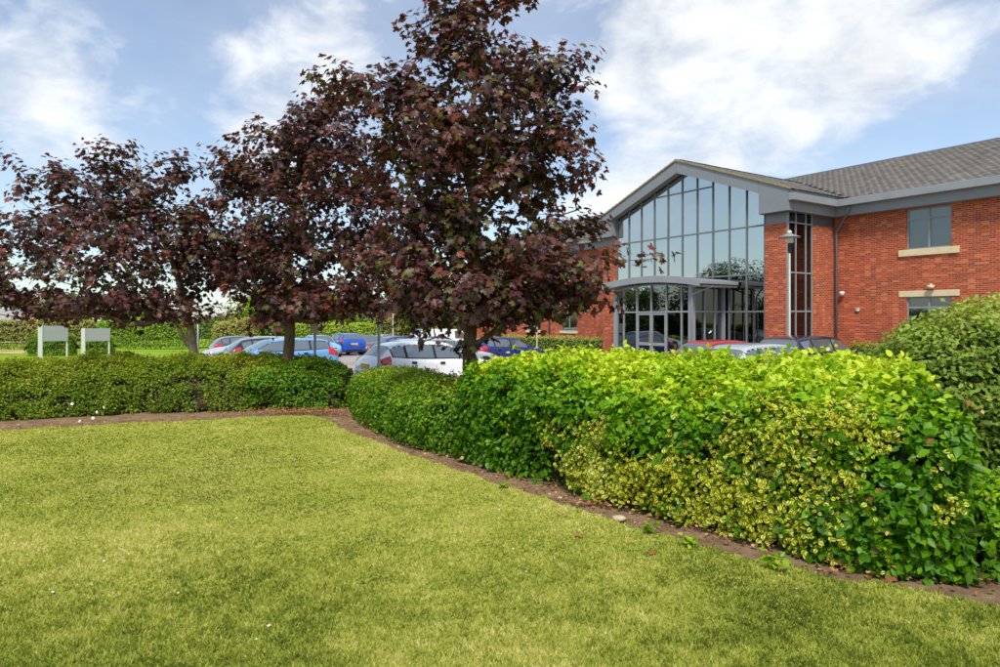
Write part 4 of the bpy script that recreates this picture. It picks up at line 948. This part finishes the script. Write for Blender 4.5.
# patches of variegated shrub, given by place along and up the hedge face
def vp(px, py, gpy, rz, rr):                  # a place on the hedge face above the foot at (px, gpy)
    g = G(px, gpy); return ((g[0], g[1] + .08), (CZ - (py - HY) * (g[1] + .05) / F, rz), rr)
VP = [vp(590, 470, 496, .30, .45), vp(625, 478, 507, .30, .45), vp(665, 490, 519, .34, .45), vp(710, 500, 532, .36, .5), vp(760, 515, 547, .34, .4), vp(590, 432, 497, .2, .35),
      vp(775, 465, 551, .26, .42), vp(815, 430, 559, .32, .42), vp(850, 415, 567, .28, .38), vp(790, 405, 553, .22, .4), vp(830, 490, 563, .3, .38), vp(800, 530, 557, .22, .35), vp(735, 440, 541, .26, .35), vp(985, 520, 587, .22, .3)]
def vmask(p, seed=77, soft=.42):
    m = np.zeros(p.shape[:-1])
    for (x, y), (z, rz), rr in VP:
        d = np.sqrt(((p[..., 0] - x) ** 2 + (p[..., 1] - y) ** 2) / rr ** 2 + ((p[..., 2] - z) / rz) ** 2); m = np.maximum(m, 1.35 - d)
    return m + (vnoise(p, 4.2, seed, 3) - .5) * 1.9
BIG = [gp(448, 457, 1.36, 1.5), gp(480, 465, 1.40, 1.9), gp(560, 487, 1.42, 2.6), gp(640, 511, 1.41, 3.0), gp(700, 529, 1.40, 3.2), gp(770, 549, 1.40, 3.3), gp(850, 568, 1.42, 3.3), gp(925, 580, 1.48, 3.0), gp(986, 587, 1.52, 2.8)]
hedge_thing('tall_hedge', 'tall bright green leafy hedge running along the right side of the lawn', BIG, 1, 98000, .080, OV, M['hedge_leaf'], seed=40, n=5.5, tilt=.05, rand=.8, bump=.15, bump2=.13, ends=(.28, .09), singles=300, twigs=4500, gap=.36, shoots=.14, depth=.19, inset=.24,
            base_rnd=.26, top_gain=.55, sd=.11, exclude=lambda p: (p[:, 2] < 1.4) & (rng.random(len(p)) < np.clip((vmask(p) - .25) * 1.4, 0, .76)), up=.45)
def varieg(label, xr, seed, singles, count):
    P, N = hedge_form(BIG, 1, 5.5, .15, .13, (.28, .09), 40, tilt=.05)
    base = np.array((np.mean(xr), 6.4 - np.mean(xr) * .55, 0)); H = empty('variegated_shrub', base); tag(H, label, 'shrub', 'variegated shrubs in the tall hedge')
    pos, nr = sample_form(P, N, count, lambda C, NN: np.where((C[..., 0] > xr[0]) & (C[..., 0] < xr[1]) & (vmask(C) > .15) & (NN[..., 1] < .2), 1.0, 1e-7))
    ok = (rng.random(len(pos)) < np.clip((vmask(pos) - .12) * 1.6, 0, 1)) & (pos[:, 2] > .02) & (pos[:, 0] > xr[0]) & (pos[:, 0] < xr[1]); pos, nr = pos[ok], nr[ok]; k = len(pos)
    pos = pos + nr * rng.uniform(-.15, .05, k)[:, None]
    rnd = np.clip(.5 + (vnoise(pos, 3, 5) - .5) * .8 + rng.normal(0, .2, k), 0, 1); Bv, Tv, Nv = frames(nr, .3, .55, -.2); sz = .048 * rng.uniform(.7, 1.3, k)
    pick = np.zeros(k, bool); pick[np.argsort(np.linalg.norm(pos, axis=1) / sz)[:singles]] = True; r = ~pick
    o = link('foliage', leaves_mesh('foliage', pos[r] - base, Bv[r], Tv[r], Nv[r], sz[r], rnd[r], shape_ovate(.36, .06, .04)), H, M['varieg']); o['kind'] = 'stuff'
    single_leaves(H, base, pos[pick], Bv[pick], Tv[pick], Nv[pick], sz[pick], rnd[pick], shape_ovate(.36, .06, .04), M['varieg'])
    twigs_mesh('twigs', pos, nr, 500, .14, .003, H, base, M['twig'])
varieg('dense yellow variegated shrub at the foot of the tall hedge, left one', (.1, 1.62), 1, 100, 9000)
varieg('yellow variegated shrub climbing to the top of the tall hedge near its right end', (1.62, 3.4), 2, 200, 11000)
hedge_thing('low_shrub', 'low leafy green growth at the right frame edge below the grey green shrub', [(3.55, 5.15, .55, 1.0), (3.9, 5.0, .62, 1.1), (4.6, 4.7, .6, 1.2), (5.6, 4.3, .6, 1.2)], 1, 8000, .075, O4, M['hedge_leaf'], seed=60, base_rnd=.2, top_gain=.3, n=2.4, bump=.14, bump2=.1, ends=(.4, .4), twigs=400, gap=.36, shoots=.1, depth=.2, inset=.2, cat='shrub')
# big grey green shrub on the right, behind the hedge end
hedge_thing('broad_shrub', 'large grey green rounded shrub behind the right end of the tall hedge', [(3.65, 7.3, 1.6, 2.0), (4.3, 6.85, 2.02, 2.6), (5.2, 6.4, 2.22, 3.0), (6.4, 6.0, 2.22, 3.2), (8.0, 5.4, 2.1, 3.2), (9.5, 4.8, 2.0, 3.0)], 1, 48000, .082, shape_plain(.25, .05, .12), M['eleag'], seed=50, n=2.7, bump=.2, bump2=.13,
            ends=(1.0, .8), twigs=2500, gap=.3, shoots=.10, depth=.24, inset=.28, base_rnd=.30, top_gain=.35, cat='shrub', up=.5)

# ------------------------------------------------------------------ crimson maples
MP, MPF = shape_maple(), shape_maple_far()
def maple(label, px, d, top_py, lobes, nclu, seed, trunk_r, lean=0.0, singles=0, fork=None, leaf=.135, per=13, shootn=40, cull=.49, greenf=1.0, barkm=None, shape=None, lowpx=331):
    shape = shape or MP
    r2 = np.random.default_rng(seed); s = F / d
    bx, by = (px - CX) / s, d; base = np.array((bx, by, -.02)); g0 = -.02
    T = empty('maple_tree', base); tag(T, label, 'tree', 'crimson maples behind the hedge')
    L = np.array([((c - px) / s, 0, CZ + (HY - cy) / s, rx / s, ry / s) for c, cy, rx, ry in lobes])
    w = L[:, 3] ** 2 * L[:, 4]; w = w ** .75; pts = []; out = []
    ids = r2.choice(len(L), nclu, p=w / w.sum())
    v = unit(r2.normal(0, 1, (nclu, 3))); rad = r2.random(nclu) ** (1 / 2.4)
    dep = np.maximum(L[ids, 3], .5) * 1.0
    pts = np.stack([L[ids, 0] + v[:, 0] * L[ids, 3] * rad, v[:, 1] * dep * rad, L[ids, 2] + v[:, 2] * L[ids, 4] * rad], 1)
    out = unit(v + np.array((0, 0, .35)))
    # shoots standing out of the outline
    sh = r2.choice(nclu, shootn, p=(rad ** 6) / (rad ** 6).sum()); sdir = unit(v[sh] + np.array((0, 0, .7))); sl = r2.uniform(.15, .55, shootn)[:, None]; p3 = pts[sh] + sdir * sl
    pts = np.concatenate([pts, p3, pts[sh] + sdir * sl * .5]); out = np.concatenate([out, sdir, sdir]); shootn *= 2
    keep = (vnoise(pts + base, 1.35, seed + 2, 2) > cull) | (rng.random(len(pts)) < .12)
    rad = np.r_[rad, np.ones(shootn)][keep]; pts, out = pts[keep], out[keep]
    pts[:, 2] = np.maximum(pts[:, 2], CZ + (HY - lowpx) / s)
    topz = CZ + (HY - top_py) / s
    # trunk
    nt = 14; tz = np.linspace(0, topz * .9, nt); axx = L[:, 0].dot(w) / w.sum() * .75
    tx = np.clip((tz - 1.5) / (topz - 1.5), 0, 1) * axx + .05 * np.sin(tz * 1.7 + seed) * np.clip(tz - .5, 0, 1) + lean * np.clip(tz - 1.2, 0, 2) ; ty = .05 * np.cos(tz * 1.3 + seed) * np.clip(tz - .5, 0, 1)
    tr = trunk_r * (1 - tz / (topz * .93)) ** .8 + .012; tr[0] *= 1.25
    MB().tube(np.stack([tx, ty, tz], 1), list(tr), 12).build('trunk', barkm or M['bark'], T, smooth=True)
    # limbs: each leaf cluster joins the nearest lower point already grown
    nodes = [np.array((tx[i], ty[i], tz[i])) for i in range(nt) if tz[i] > 1.35]; par = [-1] * len(nodes); cnt = [0] * len(nodes)
    if fork is not None:
        f0 = np.array((tx[0], ty[0], 1.2)); prev = -1
        pl = [np.array(q) for q in fork]
        MB().tube([f0] + pl, [trunk_r * .7, trunk_r * .55] + [trunk_r * .4] * (len(pl) - 2) + [trunk_r * .25], 10).build('limb', barkm or M['bark'], T, smooth=True)
        nodes += pl[1:]; par += [-1] * (len(pl) - 1); cnt += [0] * (len(pl) - 1)
    order = np.argsort(np.hypot(pts[:, 0] - np.interp(pts[:, 2], tz, tx), pts[:, 1])); NA = np.array(nodes); tips = []
    for i in order:
        p = pts[i]; dv = p - NA; dist = np.linalg.norm(dv, axis=1); cost = dist + np.maximum(0, -dv[:, 2] + .05) * 1.6 + np.where(dist < .12, .5, 0)
        j = int(np.argmin(cost)); q = NA[j]; mid = (p + q) / 2 + np.array((0, 0, -.06 * dist[j])) + r2.normal(0, .03, 3)
        nodes += [mid, p]; par += [j, len(nodes) - 2]; cnt += [0, 0]; NA = np.concatenate([NA, [mid, p]]); tips.append(len(nodes) - 1)
    cnt = np.zeros(len(nodes)); cnt[tips] = 1
    for k in range(len(nodes) - 1, -1, -1):
        if par[k] >= 0: cnt[par[k]] += cnt[k]
    A = []; Bp = []; ra = []; rb = []
    for k in range(len(nodes)):
        if par[k] < 0: continue
        A.append(nodes[par[k]]); Bp.append(nodes[k]); ra.append(.0045 * math.sqrt(cnt[par[k]] if par[par[k]] >= 0 else cnt[k])); rb.append(.0045 * math.sqrt(cnt[k]))
    A, Bp, ra, rb = map(np.array, (A, Bp, ra, rb)); dd = unit(Bp - A); sd_ = unit(np.cross(dd, np.array((.3, .5, .8)))); s2 = np.cross(dd, sd_); n = len(A); K = 5
    V = np.empty((n, 2 * K, 3))
    for k in range(K):
        t = 2 * np.pi * k / K; o = sd_ * math.cos(t) + s2 * math.sin(t); V[:, k] = A + o * ra[:, None]; V[:, K + k] = Bp + o * rb[:, None]
    TT = np.array([x for k in range(K) for x in ((k, (k + 1) % K, K + (k + 1) % K), (k, K + (k + 1) % K, K + k))])
    br = link('branches', rawmesh('branches', V.reshape(-1, 3), (TT[None] + (np.arange(n) * 2 * K)[:, None, None]).reshape(-1, 3), smooth=True), T, M['bark']); br['kind'] = 'stuff'
    # leaves round each twig end
    m = len(pts); c = np.repeat(pts, per, 0); o = np.repeat(out, per, 0); n = len(c)
    cz = float(np.mean(pts[:, 2])); off = r2.normal(0, .125, (n, 3)) * np.array((1, 1, .75))
    off *= np.minimum(1, .24 / np.maximum(np.linalg.norm(off, axis=1), 1e-6))[:, None]
    pos = c + off; nr = unit(unit(off) * .6 + o * .7)
    Bv, Tv, Nv = frames(nr, .65, .42, .75); sz = leaf * r2.uniform(.6, 1.25, n)
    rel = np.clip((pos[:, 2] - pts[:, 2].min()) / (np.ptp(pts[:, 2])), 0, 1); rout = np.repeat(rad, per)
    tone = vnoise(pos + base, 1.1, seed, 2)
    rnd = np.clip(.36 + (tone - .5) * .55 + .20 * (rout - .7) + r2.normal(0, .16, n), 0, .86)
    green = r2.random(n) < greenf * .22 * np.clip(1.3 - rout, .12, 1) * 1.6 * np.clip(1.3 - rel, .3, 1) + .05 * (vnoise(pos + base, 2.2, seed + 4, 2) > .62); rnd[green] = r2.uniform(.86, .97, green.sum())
    pick = np.zeros(n, bool)
    if singles:
        face = nr[:, 1] < .1; score = (pos[:, 1] + by) * 8 + 40 * ~face + r2.uniform(0, 14, n); pick[np.argsort(score)[:singles]] = True
    q = ~pick
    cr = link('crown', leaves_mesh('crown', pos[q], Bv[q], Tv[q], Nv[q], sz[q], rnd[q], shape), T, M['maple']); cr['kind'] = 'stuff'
    if singles: single_leaves(T, np.zeros(3), pos[pick], Bv[pick], Tv[pick], Nv[pick], sz[pick], rnd[pick], shape, M['maple'])
    return T
maple('largest crimson maple, nearest the camera, its top beyond the upper edge', 471, 10.8, -12,
      [(455, 8, 30, 28), (515, 12, 30, 30), (480, 50, 60, 40), (435, 75, 42, 30), (360, 80, 46, 16), (328, 72, 14, 8), (385, 108, 42, 26), (545, 70, 42, 28), (582, 95, 22, 12), (465, 115, 92, 48), (560, 130, 34, 30), (420, 165, 65, 45), (520, 170, 75, 45), (582, 168, 16, 16),
       (420, 215, 48, 45), (480, 225, 88, 50), (555, 222, 40, 26), (420, 270, 48, 40), (475, 285, 88, 42), (570, 262, 48, 22), (607, 256, 26, 14), (590, 290, 34, 16), (530, 300, 60, 24), (445, 315, 50, 22), (458, 336, 24, 14), (486, 334, 26, 14), (470, 345, 20, 8)],
      1700, 3, .115, singles=300, per=12, shootn=130, leaf=.112, lowpx=349, greenf=1.9)
maple('middle crimson maple standing behind the sky blue estate', 287, 15.2, 100, [(315, 108, 26, 16), (275, 138, 34, 22), (318, 130, 46, 28), (240, 172, 34, 28), (300, 165, 70, 40), (365, 165, 38, 36), (230, 205, 30, 30), (290, 215, 80, 48), (362, 215, 44, 44), (245, 250, 44, 42), (320, 262, 80, 42), (372, 262, 34, 36), (228, 245, 28, 34), (245, 290, 40, 26), (300, 300, 75, 24), (368, 296, 36, 24)],
      1500, 5, .135, shape=MPF, leaf=.118, per=12, singles=120, shootn=100, cull=.42)
maple('left crimson maple with forked trunk and wide low crown by the sign boards', 195, 15.6, 135, [(116, 146, 15, 18), (110, 165, 32, 24), (62, 180, 40, 22), (20, 180, 12, 10), (155, 178, 30, 28), (178, 172, 12, 14), (110, 200, 65, 30), (50, 220, 40, 34), (100, 240, 85, 40), (185, 235, 36, 34), (30, 270, 45, 32), (110, 280, 100, 34), (190, 275, 42, 34), (60, 300, 62, 20), (150, 308, 65, 18), (15, 285, 30, 18), (212, 255, 34, 40), (180, 210, 22, 20), (-15, 275, 30, 30)],
      1450, 9, .10, shape=MPF, leaf=.118, per=12, singles=120, shootn=110, barkm=M['barklit'], fork=[(-.28, -.02, 1.55), (-.45, .0, 1.95), (-.85, .05, 2.3), (-1.4, .1, 2.8), (-2.0, .1, 3.6), (-2.3, .1, 4.4)])

# ------------------------------------------------------------------ background planting
def rowpx(pts): return [(at(px, 0, d)[0], d, h, th) for px, d, h, th in pts]
def bg(label, pts, count, size, mat, seed, n=2.6, cat='shrub', name='background_shrub', ends=(.9, .9), bump=.25, **k):
    d = np.mean([p[1] for p in pts]); return hedge_thing(name, label, rowpx(pts), 1, count, size, k.pop('shape', SM), mat, seed=seed, n=n, bump=bump, bump2=.12, ends=ends, cat=cat, z0=gz(d) + k.pop('dz', .08), inset=.2, depth=.25, base_rnd=k.pop('rnd', .4), top_gain=.35, gap=.3, **k)
bg('low grey green clipped hedge in front of the left brick wing', [(492, 43.5, 1.42, 1.4), (550, 40, 1.42, 1.4), (603, 37.4, 1.40, 1.4)], 9000, .09, M['eleag'], 101, n=5, cat='hedge', name='low_hedge', ends=(.3, .3), bump=.06, dz=0)
bg('low planting against the right brick wing beside the dark off-roader', [(838, 28.0, 1.25, .9), (900, 25.6, 1.25, .9), (990, 22.8, 1.2, .9)], 7000, .08, M['eleag'], 102, n=3, cat='hedge', name='low_hedge', ends=(.3, .3), bump=.08, dz=0)
bg('bright yellow green hedge behind the bright blue off-roader', [(285, 57, 2.35, 2), (345, 59, 2.35, 2), (385, 61, 2.3, 2)], 9000, .16, M['far_leaf'], 103, rnd=.62, cat='hedge', name='far_hedge', bump=.15)
bg('tall dull brownish hedge closing the car park left of the largest maple trunk', [(372, 63, 3.2, 2.2), (420, 64, 3.5, 2.2), (478, 63, 3.2, 2.2)], 9000, .18, M['dull_leaf'], 104, cat='hedge', name='far_hedge', bump=.3)
bg('light green shrub bank right of the sign boards', [(112, 62, 2.6, 2.4), (150, 63, 3.0, 2.6), (192, 64, 2.8, 2.4)], 9000, .18, M['far_leaf'], 105, rnd=.5)
bg('pale grey green shrub left of the dark grey hatchback', [(212, 57, 2.4, 2.4), (238, 58, 2.8, 2.4), (262, 59, 2.6, 2.2)], 6000, .16, M['dull_leaf'], 106, rnd=.5)
bg('mid green shrub row behind the pale grey green shrub', [(188, 67, 2.9, 2.4), (230, 68, 3.3, 2.4), (300, 69, 3.5, 2.4)], 8000, .16, M['far_leaf'], 107, rnd=.4)
bg('clipped rounded bush behind the left sign board', [(25, 43.2, 1.5, 1.8), (50, 43.8, 1.62, 1.9), (76, 44.5, 1.5, 1.8)], 9000, .10, M['far_leaf'], 108, n=4, rnd=.3, bump=.08)
bg('clipped rounded bush behind the right sign board', [(84, 46.2, 1.5, 1.8), (104, 46.6, 1.55, 1.9), (116, 47, 1.4, 1.8)], 6000, .10, M['far_leaf'], 109, n=4, rnd=.3, bump=.08)
bg('rough yellowish hedge bank at the far left edge', [(-110, 58, 2.6, 2.5), (0, 59, 2.7, 2.6), (90, 60, 2.7, 2.5)], 12000, .17, M['dull_leaf'], 110, cat='hedge', name='far_hedge', rnd=.45)

hedge_thing('far_hedge', 'dark boundary hedge mirrored low in the entrance glass', [(-46, 14, 3.4, 2.5), (-44.5, 30, 3.4, 2.5), (-44, 42, 3.0, 2.5), (-47, 60, 2.8, 2.5)], 1, 16000, .22, SM, M['dark_leaf'], seed=120, n=3, bump=.3, bump2=.15, ns=110, z0=-.4, inset=.25, depth=.3, gap=.25)
def broad_tree(label, x, y, h, rx, mat, seed, n=9000, size=.26):
    r2 = np.random.default_rng(seed); g = gz(y) + .06; base = np.array((x, y, g)); T = empty('broadleaf_tree', base); tag(T, label, 'tree', 'green trees beyond the verge')
    MB().tube([(0, 0, -.1), (.05, 0, h * .3), (-.05, .05, h * .55), (0, 0, h * .8)], [.2, .16, .1, .03], 9).build('trunk', M['bark'], T, smooth=True)
    nl = 16; C = np.stack([r2.normal(0, .45, nl) * rx, r2.normal(0, .45, nl) * rx, h * r2.uniform(.25, .86, nl)], 1); rr = rx * r2.uniform(.35, .6, nl)
    i = r2.integers(0, nl, n); v = unit(r2.normal(0, 1, (n, 3))); pos = C[i] + v * (rr[i] * r2.random(n) ** .3)[:, None]
    pos[:, 2] = np.clip(pos[:, 2], h * .12, None)
    lb = MB()
    for k in range(nl): lb.tube([(0, 0, h * .25), tuple(C[k] * np.array((.5, .5, .8))), tuple(C[k])], [.07, .045, .015], 5)
    lb.build('limbs', M['bark'], T, smooth=True)
    Bv, Tv, Nv = frames(v, .5, .5, .5); rnd = np.clip(.4 + .3 * v[:, 2] + r2.normal(0, .18, n), 0, 1)
    o = link('crown', leaves_mesh('crown', pos, Bv, Tv, Nv, size * r2.uniform(.7, 1.4, n), rnd, SM), T, mat); o['kind'] = 'stuff'
for k, (x, y, h, rx, m_, lab) in enumerate([
    (-37, 27.0, 11.5, 4.2, 'dark_leaf', 'dark green tree mirrored in the entrance glass, nearest of the row'), (-40, 34, 9.5, 3.8, 'dark_leaf', 'dark green tree mirrored in the entrance glass, second of the row'), (-39, 41, 6.8, 3.0, 'dark_leaf', 'dark green tree mirrored in the entrance glass, third of the row'),
    (-43, 49, 6.6, 3.0, 'dark_leaf', 'dark green tree mirrored in the entrance glass, farthest of the row'), (-23.2, 64, 5.6, 2.6, 'far_leaf', 'light green young tree seen between the left and middle maple crowns'), (-8.2, 66, 5.6, 2.6, 'far_leaf', 'green tree behind the car park between the middle and largest maples')]):
    broad_tree(lab, x, y, h, rx, M[m_], 300 + k)

for k, (px, d, h, rx, m_, lab) in enumerate([(262, 70, 5.4, 2.8, 'far_leaf', 'far green tree left of the middle maple trunk behind the car park'), (318, 72, 6.2, 3.0, 'dark_leaf', 'far dark tree behind the pale blue hatchback'), (352, 69, 5.8, 2.8, 'far_leaf', 'far green tree behind the bright blue off-roader'), (398, 73, 6.4, 3.0, 'dark_leaf', 'far dark tree behind the traffic cones'), (445, 71, 5.8, 2.8, 'dull_leaf', 'far dull yellowish tree left of the largest maple trunk'), (130, 72, 4.4, 2.6, 'far_leaf', 'far green tree behind the sign boards'), (60, 74, 4.2, 2.6, 'dull_leaf', 'far yellowish tree behind the rounded bushes')]):
    broad_tree(lab, at(px, 0, d)[0], d, h, rx, M[m_], 400 + k, n=6000)
# bungalow beyond the far left hedge
H = empty('bungalow', (-64, 80, gz(80))); tag(H, 'pale bungalow with grey roof behind the left maple at the frame edge', 'house')
MB().box(-6, 8, 0, 8, 0, 2.6).build('wall', M['render'], H)
MB().prism([(-1.1, 2.55), (4, 6.6), (9.1, 2.55)], 'x', -6.8, 8.8).build('roof', M['roofgrey'], H); MB().box(-6.8, 9.4, -1.25, -1.08, 2.3, 2.62).build('fascia', M['timber'], H)
for x in (-4, 0, 4, 7.5): MB().box(x - .09, x + .09, -1.1, -.92, 0, 2.3).build('post', M['white'], H)
for x in (-3, 2, 5.5): w = MB().box(x - .7, x + .7, -.06, .02, 1.0, 2.1).build('window', M['white'], H); MB().box(x - .62, x + .62, -.075, -.062, 1.08, 2.02).build('pane', M['carwin'], w)

# ------------------------------------------------------------------ small things on the lawn edge
def daisies():
    me = None; mb = MB(); k = 9
    for i in range(k):
        a = 2 * math.pi * i / k; mb.add([(0, 0, .003), (.018 * math.cos(a - .28), .018 * math.sin(a - .28), .006), (.021 * math.cos(a), .021 * math.sin(a), .005), (.018 * math.cos(a + .28), .018 * math.sin(a + .28), .006)], [(0, 1, 2, 3)])
    mb.tube([(0, 0, -.04), (0, 0, .004)], .0015, 4); me = mb.mesh('daisy', fix=False); me.materials.append(M['petal'])
    n = 0
    while n < 40:
        y = math.exp(random.uniform(math.log(4.0), math.log(12.5))); x = random.uniform(-.74, .6) * y
        if not in_poly(np.array([[x, y - .2]]), LAWN)[0] or random.random() > vnoise(np.array([[x, y, 0.]]), .9, 4)[0] * 1.3: continue
        o = link('daisy', me); o.location = (x, y, .024); o.rotation_euler = (random.uniform(-.3, .5), random.uniform(-.3, .3), random.uniform(0, 6)); s = random.uniform(.3, .55); o.scale = (s, s, s)
        tag(o, 'tiny white daisy dotted in the mown lawn', 'daisy', 'daisies in the lawn'); n += 1
daisies()
def fallen(px, py, size, rnd, label):
    g = G(px, py); SV, ST = MP; me = rawmesh('fallen_leaf', SV, ST, np.full(len(SV), rnd)); me.materials.append(M['dead']); o = link('fallen_leaf', me)
    o.location = (g[0], g[1], .03); o.scale = (size,) * 3; o.rotation_euler = (random.uniform(-.2, .5), random.uniform(-.4, .4), random.uniform(0, 6)); tag(o, label, 'fallen leaf', 'fallen leaves on the lawn')
fallen(655, 556, .075, .35, 'brown fallen leaf on the grass below the left variegated shrub')
fallen(577, 537, .08, .55, 'pale brown fallen leaf on the grass near the soil strip')
fallen(893, 585, .08, .12, 'reddish fallen leaf on the soil under the right hedge end')
fallen(372, 458, .08, .2, 'rust coloured fallen leaf at the foot of the corner hedge')
fallen(205, 455, .06, .25, 'small brown fallen leaf on the lawn far left of the corner hedge')
for sx, sy, r_, lab in ((619, 519, .06, 'flat pale stone on the soil strip below the left variegated shrub'), (628, 530, .028, 'small white pebble on the soil strip'), (560, 498, .025, 'small grey pebble on the soil at the hedge foot')):
    g = G(sx, sy); mb = MB(); V, T = [], []
    mb.lathe([(.3 * r_, -.25 * r_), (.85 * r_, -.1 * r_), (1.0 * r_, .15 * r_), (.75 * r_, .45 * r_), (.25 * r_, .55 * r_)], (0, 0, 0), 9)
    mb.v = [(x * random.uniform(.85, 1.15) * 1.3, y * random.uniform(.85, 1.1), z * random.uniform(.9, 1.1)) for x, y, z in mb.v]
    o = mb.build('stone', M['stonebit'], None, smooth=True); o.location = (g[0], g[1], .0); tag(o, lab, 'stone', 'stones on the soil strip')
# litter of dry leaves along the hedge feet
def litter():
    seg = [(p, 0) for p in []]; pts = []
    E = np.array(LE); dens = []
    for a, b in zip(E[:-1], E[1:]):
        n = int(np.linalg.norm(b - a) * 95); t = rng.random(n)[:, None]; q = a + (b - a) * t; nn = np.array((-(b - a)[1], (b - a)[0])); nn /= np.linalg.norm(nn); pts.append(q + nn * (rng.random(n) ** .7 * .6)[:, None])
    for px, py, sp, n in ((285, 413, .5, 900), (320, 414, .5, 700), (590, 506, .16, 120), (520, 492, .2, 60), (860, 578, .2, 60)):
        g = G(px, py); pts.append(g + rng.normal(0, 1, (n, 2)) * np.array((sp, sp * .45)) + np.array((0, .1)))
    Q = np.concatenate(pts); n = len(Q); P = np.concatenate([Q, rng.uniform(-.005, .03, (n, 1))], 1)
    near = (Q[:, 1] > 12) & (Q[:, 0] > -5.5); P[near, 2] += rng.random(near.sum()) * .06
    P = P[~in_poly(P + np.array((0, -.12, 0)), LAWN)]; n = len(P)
    Bv, Tv, Nv = frames(np.tile((0, 0, 1.), (n, 1)), 1.0, .5, 0); o = link('leaf_litter', leaves_mesh('leaf_litter', P, Bv, Tv, Nv, rng.uniform(.02, .055, n), rng.random(n), OV), None, M['dead'])
    tag(o, 'dry brown leaf litter scattered along the foot of the hedges', 'leaf litter', kind='stuff')
litter()
# seedlings and weeds in the soil strip
def weed(px, py, h, n, label, name='weed', sz=.05):
    g = G(px, py); W_ = empty(name, (g[0], g[1], -.02)); tag(W_, label, 'weed', 'weeds at the hedge foot')
    st = MB(); P = []
    for k in range(n):
        a = random.uniform(0, 6.28); l = h * random.uniform(.6, 1); e = (math.cos(a) * l * .5, math.sin(a) * l * .5, l); st.tube([(0, 0, 0), (e[0] * .4, e[1] * .4, l * .6), e], .003, 4)
        for _ in range(4): t = random.uniform(.5, 1); P.append((e[0] * t, e[1] * t, e[2] * t))
    st.build('stem', M['twig'], W_); P = np.array(P); Bv, Tv, Nv = frames(np.tile((0, -.3, .9), (len(P), 1)), .4, .5, -.2)
    o = link('foliage', leaves_mesh('foliage', P, Bv, Tv, Nv, sz * rng.uniform(.7, 1.3, len(P)), rng.uniform(.4, .75, len(P)), OV), W_, M['hedge_leaf']); o['kind'] = 'stuff'
weed(648, 535, .16, 5, 'leafy seedling on the soil below the dense yellow shrub', sz=.06); weed(690, 548, .14, 5, 'low leafy seedling right of the flat stone', sz=.06); weed(503, 489, .10, 4, 'small weed on the soil at the left part of the tall hedge'); weed(775, 572, .18, 6, 'leafy sucker growing out beneath the right variegated shrub', sz=.065)
weed(580, 513, .06, 3, 'tiny weed tuft on the bare soil strip', sz=.03); weed(375, 430, .2, 4, 'upright grassy weed at the corner hedge foot', sz=.05)
# white blossoms low in the far left hedge
for k, (px, py) in enumerate(((72, 404), (104, 407), (80, 421), (93, 418), (97, 412), (18, 424))):
    g = G(px, 424); d = g[1] - .02; p = at(px, py, d); mb = MB()
    for j in range(6):
        a = j * 1.047; mb.add([(0, 0, 0), (.045 * math.cos(a - .45), -.015, .045 * math.sin(a - .45)), (.06 * math.cos(a), -.01, .06 * math.sin(a)), (.045 * math.cos(a + .45), -.015, .045 * math.sin(a + .45))], [(0, 1, 2, 3)])
    o = mb.build('blossom', M['petal']); o.location = p; o.scale = (.5,) * 3; o.rotation_euler = (random.uniform(-.6, .6), 0, random.uniform(-.6, .6)); tag(o, 'white blossom low in the far left hedge', 'blossom', 'white blossoms in the hedge')
